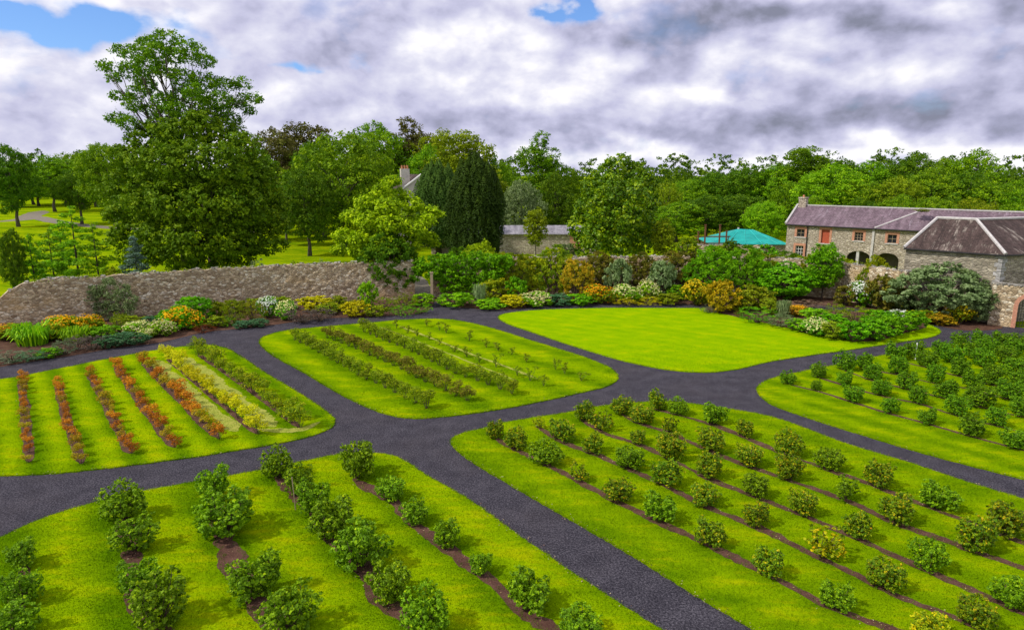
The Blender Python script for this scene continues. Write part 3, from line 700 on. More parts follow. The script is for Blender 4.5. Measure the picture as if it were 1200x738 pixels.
for i, (pl, n) in enumerate(N2d):
    for j, p in enumerate(along(pl, n)):
        mk = ['greenrow','brownrow','greenrow'][i]; w = random.uniform(1.05, 1.4)
        small(p, w, w*.8, mk, '%s %s of the %s, centre lawn' % (look1[mk], ordn(j, n), ['front row','second row','third row'][i]), 'low shrubs in rows on the centre lawn')
for i, (row, nm) in enumerate(((N4, 'fourth row'), (N5, 'back row'))):
    for j, (x, y) in enumerate(row):
        small(G(x, y, .05), random.uniform(.75, 1.1), random.uniform(.6, 1.0), 'greenrow', 'thin sparse young plant %s of the %s, centre lawn' % (ordn(j, len(row)), nm), 'thin young plants on the centre lawn', THIN)

# ------------------------------------------------------------------ garden walls
def stone_wall(name, pts, th, mat, label, cap=True, holes=None, topjit=.07):
    # pts: list of (x, y, height); a rubble wall with an uneven top
    P = [np.array(p, float) for p in pts]; cols = []
    for a, b in zip(P, P[1:]):
        n = max(1, int(np.linalg.norm((b-a)[:2])/.3))
        for i in range(n): cols.append(a+(b-a)*i/n)
    cols.append(P[-1]); cols = np.array(cols); n = len(cols)
    d = np.gradient(cols[:, :2], axis=0); d = unit(d); nr = np.stack([-d[:, 1], d[:, 0]], 1)
    e = empty(name, (cols[n//2][0], cols[n//2][1], 0)); tagit(e, label, 'wall')
    off = np.array([cols[n//2][0], cols[n//2][1], 0])
    K = 12; rng = np.random.RandomState(len(cols))
    tj = rng.uniform(-topjit, topjit, n)+np.convolve(rng.uniform(-1, 1, n), np.ones(9)/9, 'same')*topjit*1.5
    V = []; 
    for side in (-1, 1):
        for i in range(n):
            for k in range(K+1):
                z = (cols[i, 2]+tj[i])*k/K; j = rng.uniform(-.022, .022)
                q = cols[i, :2]+nr[i]*(side*th/2+j); V.append((q[0]-off[0], q[1]-off[1], z-(.1 if k == 0 else 0)))
    mb = MB(); mb.v = V; W = K+1
    for i in range(n-1):
        for k in range(K):
            a = i*W+k; mb.f.append((a, a+W, a+W+1, a+1)); bb = n*W+a; mb.f.append((bb, bb+1, bb+W+1, bb+W))
        a = i*W+K; bb = n*W+a; mb.f.append((a, a+W, bb+W, bb))
    for i in (0, n-1):
        for k in range(K):
            a = i*W+k; bb = n*W+a; mb.f.append((a, a+1, bb+1, bb))
    mb.build('masonry', mat, e)
    if cap:
        mc = MB()
        for i in range(n-1):
            if rng.rand() < .25: continue
            c = (cols[i]+cols[i+1])/2; s = rng.uniform(.10, .2); zt = cols[i, 2]+tj[i]
            for q in range(2):
                cc = c[:2]+nr[i]*rng.uniform(-.22, .22)-off[:2]; hs = [rng.uniform(.09, .17), rng.uniform(.09, .16), rng.uniform(.04, .10)]
                b0 = len(mc.v)
                for sx, sy, sz in ((-1,-1,-1),(1,-1,-1),(1,1,-1),(-1,1,-1),(-1,-1,1),(1,-1,1),(1,1,1),(-1,1,1)):
                    mc.v.append((cc[0]+sx*hs[0]*rng.uniform(.7, 1.1), cc[1]+sy*hs[1]*rng.uniform(.7, 1.1), zt+sz*hs[2]*rng.uniform(.6, 1.1)+.03))
                for f in ((0,3,2,1),(4,5,6,7),(0,1,5,4),(1,2,6,5),(2,3,7,6),(3,0,4,7)): mc.f.append(tuple(b0+t for t in f))
        mc.build('coping_stones', CAP, e)
    return e
def wp(x, y, h): g = G(x, y); return (g[0], g[1], h)
stone_wall('garden_wall', [wp(-420,432,2.2), wp(-200,410,2.2), wp(-60,393,2.2), wp(2,387,2.35), wp(16,385.5,3.0), wp(36,383.5,3.5), wp(62,381,3.65), wp(135,373,3.6), wp(238,363,3.55), wp(318,357.5,3.6), wp(413,352.5,3.6), wp(486,349,3.55)],
           .6, WALL, 'long rubble garden wall with ragged pale coping along the left border')
stone_wall('garden_wall', [wp(507,348,3.5), wp(600,343,3.6), wp(700,342,3.55), wp(800,342,3.6), wp(900,344,3.6), wp(980,349,3.5), wp(1060,367,3.6)],
           .6, WALL, 'rubble garden wall draped with climbers behind the centre and right borders')
# wall with arched gateway at the right
A = G(1053, 365); Cc = G(1164, 379); A[2] = Cc[2] = 0
gw = empty('garden_wall', (G(1160, 380)[0], G(1160, 380)[1], 0)); tagit(gw, 'stone wall with brick-edged arched gateway at the right edge', 'wall')
def arched_wall(e, p0, p1, h, th, mat, ax, aw, ah, n=10):
    p0 = np.array(p0[:2]); p1 = np.array(p1[:2]); Lh = np.linalg.norm(p1-p0); d = (p1-p0)/Lh; nr = np.array([-d[1], d[0]])
    off = np.array(e.location[:2])
    mb = MB()
    def pt(s, z, side): q = p0+d*s+nr*side*th/2-off; return (q[0], q[1], z)
    sp = ah-aw/2
    for side in (-1, 1):
        def qd(s0, s1, z0a, z0b, z1):
            f = [pt(s0, z0a, side), pt(s1, z0b, side), pt(s1, z1, side), pt(s0, z1, side)]
            mb.face(f if side < 0 else f[::-1])
        qd(0, ax-aw/2, 0, 0, h); qd(ax+aw/2, Lh, 0, 0, h)
        for i in range(n):
            t0 = math.pi*(1-i/n); t1 = math.pi*(1-(i+1)/n)
            qd(ax+math.cos(t0)*aw/2, ax+math.cos(t1)*aw/2, sp+math.sin(t0)*aw/2, sp+math.sin(t1)*aw/2, h)
    prof = [(ax-aw/2, 0), (ax-aw/2, sp)]+[(ax+math.cos(math.pi*(1-i/n))*aw/2, sp+math.sin(math.pi*(1-i/n))*aw/2) for i in range(1, n)]+[(ax+aw/2, sp), (ax+aw/2, 0)]
    for a, b_ in zip(prof, prof[1:]): mb.face([pt(a[0], a[1], -1), pt(a[0], a[1], 1), pt(b_[0], b_[1], 1), pt(b_[0], b_[1], -1)])
    mb.face([pt(0, h, -1), pt(Lh, h, -1), pt(Lh, h, 1), pt(0, h, 1)])
    mb.face([pt(0, 0, -1), pt(0, h, -1), pt(0, h, 1), pt(0, 0, 1)])
    mb.build('masonry', mat, e)
    m2 = MB(); bw = .28
    for a, b_ in zip(prof, prof[1:]):
        def outp(q):
            if q[1] <= sp: return (q[0]+(-bw if q[0] < ax else bw), q[1])
            v = np.array([q[0]-ax, q[1]-sp]); v = v/np.linalg.norm(v)*(aw/2+bw); return (ax+v[0], sp+v[1])
        oa, ob = outp(a), outp(b_)
        P4 = [pt(a[0], a[1], -1), pt(b_[0], b_[1], -1), pt(ob[0], ob[1], -1), pt(oa[0], oa[1], -1)]
        P4b = [(x-nr[0]*.04, y-nr[1]*.04, z) for x, y, z in P4]
        m2.face(P4b); 
        for i in range(4): m2.face([P4[i], P4[(i+1) % 4], P4b[(i+1) % 4], P4b[i]])
    m2.build('arch_surround', BRICK, e)
    g = MB()
    for i in range(9):
        s = ax-aw/2+.08+i*(aw-.16)/8; zz = sp+math.sqrt(max(0, (aw/2)**2-(s-ax)**2))-.05
        g.tube([pt(s, .08, 0), pt(s, zz, 0)], .018, 5)
    for z in (.2, 1.1, sp): g.tube([pt(ax-aw/2+.03, z, 0), pt(ax+aw/2-.03, z, 0)], .02, 5)
    g.build('gate', IRON, e)
arched_wall(gw, G(1157, 379.5), G(1330, 399), 3.25, .6, WALL, 2.55, 1.5, 2.5)
m2 = MB(); a_, b_ = G(1157, 379.5), G(1330, 399)
dv = (b_-a_)/np.linalg.norm(b_-a_); rng = np.random.RandomState(5)
for i in range(36):
    c = a_+dv*(.2+i*.38)-np.array([*gw.location]); m2.box((c[0]-.18, c[1]-.34, 3.24+rng.uniform(-.02, .02)), (c[0]+.18, c[1]+.34, 3.36+rng.uniform(-.03, .04)))
m2.build('coping_stones', CAP, gw)

# ------------------------------------------------------------------ buildings
def add_uv(me, fn):
    uv = me.uv_layers.new(name='UVMap')
    for poly in me.polygons:
        n = poly.normal; h = Vector((n.y, -n.x, 0))
        if h.length < 1e-3: h = Vector((1, 0, 0))
        h.normalize(); s = n.cross(h)
        for li in poly.loop_indices:
            co = me.vertices[me.loops[li].vertex_index].co; uv.data[li].uv = (co.dot(h), co.dot(s))
def roof(mb, name, mat, parent):
    me = mb.mesh(name); add_uv(me, None); return link(name, me, mat, parent)
def wall_openings(mb, Lh, h, ops, y=0.0, depth=.35):
    # facade in the local x-z plane with rectangular or arched openings cut through
    xs = sorted({0, Lh, *[o[0] for o in ops], *[o[0]+o[2] for o in ops]}); zs = sorted({0, h, *[o[1] for o in ops], *[o[1]+o[3] for o in ops]})
    for x0, x1 in zip(xs, xs[1:]):
        for z0, z1 in zip(zs, zs[1:]):
            cx, cz = (x0+x1)/2, (z0+z1)/2
            if any(o[0] < cx < o[0]+o[2] and o[1] < cz < o[1]+o[3] for o in ops): continue
            mb.face([(x0, y, z0), (x1, y, z0), (x1, y, z1), (x0, y, z1)])
    for o in ops:
        x, z, w, hh = o[:4]; arch = len(o) > 4 and o[4]
        if arch:
            n = 10; rise = o[4]; prof = [(x, z)]+[(x+w/2-math.cos(math.pi*i/n)*w/2, z+hh-rise+math.sin(math.pi*i/n)*rise) for i in range(n+1)]+[(x+w, z)]
            for i in range(1, n+1):
                a, b2 = prof[i], prof[i+1]; mb.face([(a[0], y, a[1]), (b2[0], y, b2[1]), (b2[0], y, z+hh), (a[0], y, z+hh)])
        else: prof = [(x, z), (x, z+hh), (x+w, z+hh), (x+w, z)]
        for a, b2 in zip(prof, prof[1:]): mb.face([(a[0], y, a[1]), (a[0], y+depth, a[1]), (b2[0], y+depth, b2[1]), (b2[0], y, b2[1])])
        mb.face([(x, y, z), (x+w, y, z), (x+w, y+depth, z), (x, y+depth, z)])
def window(parent, x, z, w, h, surround=.16, bars=(2, 3), mat=None, pane=None, y=0.0):
    pane = pane or GLASS; m = MB()
    t = .05
    m.box((x, y+.14, z), (x+t, y+.2, z+h)); m.box((x+w-t, y+.14, z), (x+w, y+.2, z+h)); m.box((x+t, y+.14, z), (x+w-t, y+.2, z+t)); m.box((x+t, y+.14, z+h-t), (x+w-t, y+.2, z+h))
    for i in range(1, bars[0]): xx = x+w*i/bars[0]; m.box((xx-.02, y+.145, z+t), (xx+.02, y+.195, z+h-t))
    for i in range(1, bars[1]): zz = z+h*i/bars[1]; m.box((x+t, y+.15, zz-.02), (x+w-t, y+.19, zz+.02))
    f = m.build('window', mat or WPAINT, parent)
    p = MB(); p.box((x+.01, y+.205, z+.01), (x+w-.01, y+.23, z+h-.01)); p.build('pane', pane, f)
    if surround:
        s = MB(); u = surround; yy = y-.03
        s.box((x-u, yy, z-.01), (x, y+.05, z+h)); s.box((x+w, yy, z-.01), (x+w+u, y+.05, z+h)); s.box((x-u, yy, z+h), (x+w+u, y+.05, z+h+u*1.1))
        s.build('brick_surround', BRICK, f)
        q = MB(); q.box((x-u*.8, y-.08, z-.13), (x+w+u*.8, y+.12, z-.012)); q.build('sill', MORT, f)
    return f
# coach house
D0 = PD(923, 260, 86.7); D1 = PD(1069, 267.5, 77.5)   # eave points of equal height
dirc = np.array([D1[0]-D0[0], D1[1]-D0[1]]); dirc /= np.linalg.norm(dirc); rc = math.atan2(dirc[1], dirc[0])
ch = empty('coach_house', (D0[0], D0[1], 0), rc); tagit(ch, 'long two-storey stone coach house with purple slate roof and brick-edged windows', 'building')
EH = 5.5; RH_ = 7.5; LH = 34.0; DP = 7.0
def ux(px):      # position along the facade for a picture column
    k = (px-600)/F; # find s so that X/t = k with t along view at about eave level
    lo, hi = -5, 60
    for _ in range(50):
        s = (lo+hi)/2; X = D0[0]+dirc[0]*s; Y = D0[1]+dirc[1]*s; t = (Y*ct+(HCAM-4)*st)
        if X/t < k: lo = s
        else: hi = s
    return s
ops = []; wins = []
def win(px, w, z, h, bars, kind='w'):
    s = ux(px)-w/2; ops.append((s, z, w, h)); wins.append((s, z, w, h, bars, kind))
win(938, .95, 3.9, .95, (2, 2)); win(938, .95, 1.1, 1.7, (3, 4)); win(967, .95, 3.3, 1.65, (1, 1), 'red'); win(966, .95, 1.1, 1.6, (2, 3))
win(1006, .95, 3.85, 1.0, (3, 3)); win(1045, .95, 3.8, 1.0, (2, 2)); win(1082, .95, 3.8, 1.0, (2, 2))
for px, w in ((1008, 2.6), (1042, 2.4)):
    s = ux(px)-w/2; ops.append((s, 0.0, w, 2.65, .8))
mb = MB(); wall_openings(mb, LH, EH, ops)
mb.face([(0, 0, 0), (0, 0, EH), (0, DP/2, RH_), (0, DP, EH), (0, DP, 0)]); mb.face([(LH, 0, 0), (LH, DP, 0), (LH, DP, EH), (LH, DP/2, RH_), (LH, 0, EH)])
mb.face([(0, DP, 0), (0, DP, EH), (LH, DP, EH), (LH, DP, 0)])
mb.build('wall', COACH, ch)
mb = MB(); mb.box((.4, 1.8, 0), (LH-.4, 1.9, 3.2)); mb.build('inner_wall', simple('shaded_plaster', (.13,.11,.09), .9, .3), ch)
mb = MB(); ov = .3
sl = (RH_-EH)/(DP/2)
mb.slab([(-.15, -ov, EH-sl*ov+.12), (LH+.1, -ov, EH-sl*ov+.12), (LH+.1, DP/2, RH_+.12), (-.15, DP/2, RH_+.12)], .12)
mb.slab([(LH+.1, DP+ov, EH-sl*ov+.12), (-.15, DP+ov, EH-sl*ov+.12), (-.15, DP/2, RH_+.12), (LH+.1, DP/2, RH_+.12)], .12)
rf = roof(mb, 'roof', SLATEP, ch)
mb = MB(); mb.box((-.2, DP/2-.14, RH_+.1), (LH+.1, DP/2+.14, RH_+.24)); mb.build('ridge_tiles', MORT, rf)
mb = MB()
for sgn in (0, 1):
    y0, y1 = (-ov, DP/2) if sgn == 0 else (DP+ov, DP/2)
    mb.tube([(-.12, y0, EH-sl*ov+.2), (-.12, y1, RH_+.22)], .14, 6)
mb.build('verge', MORT, rf)
s0 = ux(1024); s1 = ux(1062)
mb = MB(); mb.tube([(s0, -ov+.02, EH-sl*ov+.15), (s1+.6, DP*.47, EH+sl*DP*.47+.13)], .10, 6); mb.build('lead_flashing', MORT, rf)
mb = MB(); mb.box((.1, DP/2-.45, RH_-.6), (1.0, DP/2+.45, RH_+1.0)); mb.box((.03, DP/2-.52, RH_+1.0), (1.07, DP/2+.52, RH_+1.16)); chm = mb.build('chimney', COACH, rf)
mb = MB(); mb.tube([(.55, DP/2, RH_+1.15), (.55, DP/2, RH_+1.45)], [.14, .11], 8); mb.build('chimney_pot', TERRA, chm)
for s, z, w, h, bars, k in wins: window(ch, s, z, w, h, .26, bars, pane=REDP if k == 'red' else None, mat=REDP if k == 'red' else (WPAINT if z < 2 else WOOD))
mb = MB(); mb.tube([(ux(946), -.1, .1), (ux(946), -.1, EH-.1)], .06, 6); mb.tube([(0, -ov-.04, EH-.16), (LH, -ov-.04, EH-.16)], .07, 6); mb.build('gutter', IRON, ch)
mb = MB(); s = ux(1023); mb.box((s-.12, -.16, 0), (s+.12, .02, EH-.2)); s = ux(1006.5); mb.box((s-.15, .1, 0), (s+.15, .5, 2.7)); mb.build('pale_pier', MORT, ch)

# hipped stone building at the right
n2 = np.array([.655, .757, 0]); al = (Cc-A)/np.linalg.norm(Cc-A); n2 = np.array([-al[1], al[0], 0]); LAC = np.linalg.norm(Cc-A)
d2 = np.array([.955, .297, 0]); EH2 = 5.6; RZ = 7.95
off = Cc.copy(); hb = empty('hipped_stone_building', off); tagit(hb, 'squared-stone outbuilding with hipped mossy slate roof, corner facing the garden', 'building')
def lo(p, z): return Vector((p[0]-off[0], p[1]-off[1], z))
R1 = A+al*1.3+n2*3.5; R2 = A+al*(LAC-2.7)+n2*3.5; R3 = R2+d2*16; Dd = Cc+d2*16
B_ = A+n2*7; M_ = 2*R2-Cc; E_ = 2*R3-Dd
mb = MB()
def wq(p, q): mb.face([lo(p, 0), lo(q, 0), lo(q, EH2), lo(p, EH2)])
wq(A, Cc); wq(Cc, Dd); wq(Dd, E_); wq(E_, M_); wq(M_, B_); wq(B_, A)
mb.build('wall', DRESS, hb)
def ovh(p, c, k=.28):
    v = p-c; v[2] = 0; v = v/np.linalg.norm(v); return p+v*k
mb = MB(); ez = EH2-.02
Ao, Co, Do, Eo, Mo, Bo = ovh(A, R1), ovh(Cc, R2), ovh(Dd, R3), ovh(E_, R3), ovh(M_, R2), ovh(B_, R1)
r_z = RZ
mb.slab([lo(Ao, ez), lo(Co, ez), lo(R2, r_z), lo(R1, r_z)], .12); mb.slab([lo(Co, ez), lo(Do, ez), lo(R3, r_z), lo(R2, r_z)], .12)
mb.slab([lo(Mo, ez), lo(Bo, ez), lo(R1, r_z), lo(R2, r_z)], .12); mb.slab([lo(Eo, ez), lo(Mo, ez), lo(R2, r_z), lo(R3, r_z)], .12)
mb.slab([lo(Bo, ez), lo(Ao, ez), lo(R1, r_z)], .12); mb.slab([lo(Do, ez), lo(Eo, ez), lo(R3, r_z)], .12)
rf = roof(mb, 'roof', SLATEB, hb)
mb = MB(); up_ = Vector((0, 0, .05))
for p, q in ((lo(Co, ez), lo(R2, r_z)), (lo(Ao, ez), lo(R1, r_z))): mb.tube([p+up_, q+up_], .13, 6)
for p, q in ((R1, R2), (R2, R3)): mb.tube([lo(p, r_z)+up_, lo(q, r_z)+up_], .12, 6)
mb.build('ridge_tiles', MORT, rf)
mb = MB(); rng = np.random.RandomState(3)
for i in range(16):
    z0 = i*.35; wdt = .5 if i % 2 else .3
    c0 = lo(Cc, 0); a1 = Vector((*(-al[:2]), 0)); a2 = Vector((*d2[:2], 0)); w2 = .3 if i % 2 else .5
    o1 = Vector((-n2[0], -n2[1], 0))*.025; 
    pts = [c0+a1*wdt, c0, c0+a2*w2]
    nn1 = Vector((-n2[0], -n2[1], 0))*.02; nn2 = Vector((d2[1], -d2[0], 0))*.02
    mb.face([pts[0]+nn1+Vector((0,0,z0)), pts[1]+nn1+Vector((0,0,z0)), pts[1]+nn1+Vector((0,0,z0+.34)), pts[0]+nn1+Vector((0,0,z0+.34))])
    mb.face([pts[1]+nn2+Vector((0,0,z0)), pts[2]+nn2+Vector((0,0,z0)), pts[2]+nn2+Vector((0,0,z0+.34)), pts[1]+nn2+Vector((0,0,z0+.34))])
mb.build('quoins', QUOIN, hb)
mb = MB(); mb.tube([lo(Ao, ez-.1)+Vector((-n2[0]*.05, -n2[1]*.05, 0)), lo(Co, ez-.1)], .06, 6); mb.tube([lo(Co, ez-.1), lo(Do, ez-.1)], .06, 6); mb.build('gutter', IRON, hb)

# teal-roofed shelter
tp = PD(875, 200, 98); sh = empty('teal_roofed_shelter', (tp[0], tp[1], 0), -.06); tagit(sh, 'low shelter with bright teal sheeted hipped roof beside the coach house', 'building')
hw = 5.4; mb = MB(); E3, T3 = 2.1, 3.75
mb.slab([(-hw, -4, E3), (hw, -4, E3), (1.5, 0, T3), (-.6, 0, T3+.12)], .08); mb.slab([(hw, 4, E3), (-hw, 4, E3), (-.6, 0, T3+.12), (1.5, 0, T3)], .08)
mb.slab([(-hw, 4, E3), (-hw, -4, E3), (-.6, 0, T3+.12)], .08); mb.slab([(hw, -4, E3), (hw, 4, E3), (1.5, 0, T3)], .08)
rf = mb.build('roof', TEAL, sh)
mb = MB()
for k, kk in ((-3, -.5), (-.6, .3), (1.7, .9), (3.9, 1.3)): mb.tube([(k, -4.02, E3+.04), (kk, -.1, T3+.03)], .03, 5)
mb.build('roof_seams', simple('pale_teal', (.05, .56, .50), .5), rf)
mb = MB(); mb.box((-5, -3.7, 0), (5, 3.7, E3-.05)); mb.build('wall', COACH, sh)
mb = MB(); mb.box((-.7, -.1, T3-.1), (-.5, .1, T3+.3)); mb.build('vent', RENDERW, rf)

def plain_wall(px0, y0, px1, y1, D0_, D1_, label, coping=None, th=.6):
    a = PD(px0, y0, D0_); b2 = PD(px1, y1, D1_)
    return stone_wall('stone_wall', [(a[0], a[1], a[2]), (b2[0], b2[1], b2[2])], th, WALL, label)
plain_wall(795, 287, 905, 288, 92, 90, 'short stone wall topped by growth below the teal roof')
# outbuilding with lean-to slate roof behind the round tree
a = PD(505, 272, 100); b2 = PD(700, 272, 100); ob = empty('outbuilding', (a[0], a[1], 0)); tagit(ob, 'long low stone outbuilding with grey slate roof behind the small standard tree', 'building')
Lx = b2[0]-a[0]; zt = a[2]-.2
mb = MB(); mb.box((0, 0, 0), (Lx, 5, zt-.1)); mb.build('wall', COACH, ob)
mb = MB(); mb.slab([(-.2, -.3, zt-.05), (Lx+.2, -.3, zt-.05), (Lx+.2, 2.5, zt+1.0), (-.2, 2.5, zt+1.0)], .1); mb.slab([(Lx+.2, 5.3, zt-.05), (-.2, 5.3, zt-.05), (-.2, 2.5, zt+1.0), (Lx+.2, 2.5, zt+1.0)], .1)
roof(mb, 'roof', slatemat('grey_slate', [(.25, (.16,.15,.17)), (.5, (.28,.27,.29)), (.75, (.42,.41,.42))], (.5,.48,.46), .55), ob)
mb = MB(); x0 = PD(668, 272, 100)[0]-a[0]; mb.box((x0, -.05, .2), (x0+1.6, .02, zt-.15)); mb.build('brick_patch', BRICK, ob)
mb = MB(); x0 = PD(540, 272, 100)[0]-a[0]; mb.box((x0, -.04, .4), (x0+1, .05, 2.2)); mb.build('door', IRON, ob)
# pale house glimpsed behind the trees
hp = PD(487, 200, 118); hs = empty('pale_house', (hp[0], hp[1], 0), .35); tagit(hs, 'pale gabled house with terracotta chimney pots glimpsed between tall trees', 'building')
mb = MB(); zr = PD(470, 205, 118)[2]; ze = zr-3.6
mb.face([(-5,-4,0),(5,-4,0),(5,-4,ze),(-5,-4,ze)]); mb.face([(5,-4,0),(5,4,0),(5,4,ze),(5,-4,ze)]); mb.face([(5,4,0),(-5,4,0),(-5,4,ze),(5,4,ze)]); mb.face([(-5,4,0),(-5,-4,0),(-5,-4,ze),(-5,4,ze)])
mb.face([(-5,-4,ze),(5,-4,ze),(0,-4,zr)]); mb.face([(5,4,ze),(-5,4,ze),(0,4,zr)]); mb.build('wall', RENDERW, hs)
mb = MB(); mb.slab([(-5.4,-4.3,ze-.2),(0,-4.3,zr+.1),(0,4.3,zr+.1),(-5.4,4.3,ze-.2)], .12); mb.slab([(0,-4.3,zr+.1),(5.4,-4.3,ze-.2),(5.4,4.3,ze-.2),(0,4.3,zr+.1)], .12)
rf = roof(mb, 'roof', SLATEB, hs)
mb = MB()
for x0, x1 in ((-5.45, 0), (5.45, 0)): mb.tube([(x0, -4.32, ze-.25), (x1, -4.32, zr+.12)], .15, 6)
mb.build('verge', WPAINT, rf)
mb = MB(); mb.box((-3.1,-3.2,zr-2), (-1.7,-2.2,zr+1.0)); cc = mb.build('chimney', RENDERW, rf)
for k in range(3): mb = MB(); mb.tube([(-2.85+k*.45,-2.7,zr+1.0), (-2.85+k*.45,-2.7,zr+1.55)], [.17,.14], 8); mb.build('chimney_pot', TERRA, cc)
window(hs, 1.2, ze-2.4, 1.1, 1.7, 0, (2, 4), y=-4.1); window(hs, -2.4, ze-2.4, 1.1, 1.7, 0, (2, 4), y=-4.1)
# rusty posts and rail
pr = []
for i, px in enumerate((818, 826, 843, 851)):
    q = PD(px, 281, 93); t_ = PD(px, [271, 263, 263, 270][i], 93); m = MB(); m.box((-.09,-.09,0), (.09,.09,t_[2])); m.box((-.13,-.13,t_[2]-.12), (.13,.13,t_[2]+.0))
    o = m.build('rusty_post', RUST, loc=(q[0], q[1], 0))
    tagit(o, ['leftmost short rusty post left of the teal roof','taller rusty post standing second from left near teal roof','taller rusty post just left of the teal roof','short rusty post partly behind the teal roof edge'][i], 'post', 'rusty posts beside the teal roof')
q = PD(814, 278, 93.2); t_ = PD(856, 278, 93.2); m = MB(); Lr = t_[0]-q[0]; m.box((0, 0, 0), (Lr, .1, .16)); m.box((0, 0, -.9), (Lr, .1, -.76)); m.box((.2,.1,-q[2]), (.3,.2,.1)); m.box((Lr-.3,.1,-q[2]), (Lr-.2,.2,.1))
o = m.build('rail_fence', RUST, loc=(q[0], q[1], q[2])); tagit(o, 'rusty two-rail fence running past the posts by the teal roof', 'fence')
q = G(1137, 375, .012); m = MB(); m.box((-.05,-.05,0), (.05,.05,.75)); m.box((-.11,-.07,.6), (.11,-.05,.78)); tagit(m.build('marker_post', WPAINT, loc=q), 'small white marker post in front of the large grey-green shrub', 'post')

# ------------------------------------------------------------------ trees
def ptsl(lst, D, base):      # lobes from a survey list (px, py, radius in px, distance offset)
    out = []
    for x, y, r, dy in lst:
        p = PD(x, y, D+dy); m = D/ct/F; out.append((p-base, r*m))
    return out
# tall ash
D = 80; base = PD(207, 200, D); base[2] = 0
ul = [(195,48,17,0),(175,52,13,2),(222,58,14,-2),(238,72,13,2),(158,62,13,-1),(140,60,9,1),(124,78,9,-2),(133,92,8,2),(150,82,13,0),(172,78,15,-3),(195,82,15,2),(215,92,14,-2),(240,95,14,3),(262,100,12,0),(285,98,10,1),(297,115,9,-1),(280,118,12,2),(256,118,14,-2),(140,112,9,2),(158,122,12,-2),(136,138,10,1),(150,144,12,-3),(178,128,11,3),(205,128,12,-3),(232,125,14,1),(262,130,11,-1),(292,128,8,2),(182,60,13,-3),(205,66,13,3),(172,104,11,3),(226,108,12,-4),(245,140,14,0),(185,146,14,2),(210,150,16,-1),(168,95,12,3),(192,118,13,-2),(212,112,13,1),(228,140,13,-2),(196,136,13,2),(240,112,12,2),(160,108,10,-2),(270,140,12,2)]
rng = np.random.RandomState(77); lobes = ptsl(ul, D, base)
V, val = foliage([(c, (r*1.0, r*1.0, r*.66)) for c, r in lobes], 33000, .25, .40, rng, leafper=16, up=.4, rnd=.9)
e = empty('ash_tree', base); tagit(e, 'tallest tree, airy open crown with bare limbs against the sky, behind the left wall', 'tree')
link('trunk', trunkmesh('ash_trunk', 18.5, .55, [c for c, r in lobes], rng, split=.5, twig=3), BARK, e); link('crown', quads('ash_crown', V, val), L['ash'], e)
# broad dense tree in front of it
D = 76; base = PD(238, 200, D); base[2] = 0
ll_ = [(175,165,24,2),(205,160,24,-1),(238,150,22,0),(262,160,24,2),(285,175,22,-1),(155,185,20,0),(185,195,26,-4),(220,190,28,-5),(255,195,28,-5),(290,205,24,-2),(310,225,20,0),(145,212,17,1),(150,245,18,-1),(175,235,26,-5),(210,235,28,-6),(245,240,28,-6),(280,240,26,-5),(308,255,20,-1),(322,240,12,1),(165,270,22,-2),(195,275,26,-5),(230,278,28,-6),(265,280,26,-5),(295,280,20,-2),(140,180,12,3),(240,215,26,4),(200,215,26,4),(280,260,26,4),(180,296,18,-2),(215,302,20,-4),(250,303,20,-4),(280,300,16,-2),(326,262,14,-1),(330,238,12,1),(134,248,14,0),(138,278,13,-2),(318,285,15,-2),(128,225,12,2),(312,200,15,1),(150,300,14,-3)]
rng = np.random.RandomState(78); lobes = ptsl(ll_, D, base)
V, val = foliage([(c, (r*1.06, r*1.06, r*.84)) for c, r in lobes], 80000, .33, .48, rng, leafper=20, up=.5, rnd=.6, shell=.6)
e = empty('broad_tree', base); tagit(e, 'broad dense dark green tree reaching the wall top, below the tallest airy tree', 'tree')
link('trunk', trunkmesh('broad_trunk', 12, .5, [c for c, r in lobes], rng, split=.3), BARKD, e); link('crown', quads('broad_crown', V, val), L['ash'], e)
# golden-green tree by the gate
D = 70; base = PD(458, 200, D); base[2] = 0
gl = [(458,213,10,0),(448,224,12,-1),(470,228,11,1),(430,238,13,0),(455,242,15,-3),(482,240,13,0),(505,248,10,0),(516,251,5,0),(498,258,11,-2),(412,254,12,1),(432,258,14,-3),(460,262,16,-4),(485,268,14,-3),(404,276,13,0),(425,280,15,-3),(452,284,16,-4),(478,286,14,-3),(500,278,11,0),(398,292,9,1),(420,296,11,-1),(445,298,12,-2),(470,300,12,-1),(445,270,16,3),(475,256,14,3),(510,284,6,1)]
rng = np.random.RandomState(79); lobes = ptsl(gl, D, base)
V, val = foliage([(c, (r*1.02, r*1.02, r*.62)) for c, r in lobes], 26000, .30, .38, rng, leafper=16, up=.75, rnd=.6)
e = empty('golden_tree', base); tagit(e, 'golden-green tree with layered bright foliage standing over the wall by the gateway', 'tree')
link('trunk', trunkmesh('golden_trunk', 7.5, .3, [c for c, r in lobes], rng, split=.3), BARKD, e); link('crown', quads('golden_crown', V, val), L['gold'], e)
# dark ivy shrub below it
plant(456, 349, 60, 62, 'big', 'dark', 'ivy_mass', 'dark green climber mass hanging on the wall below the golden tree', 'climber')
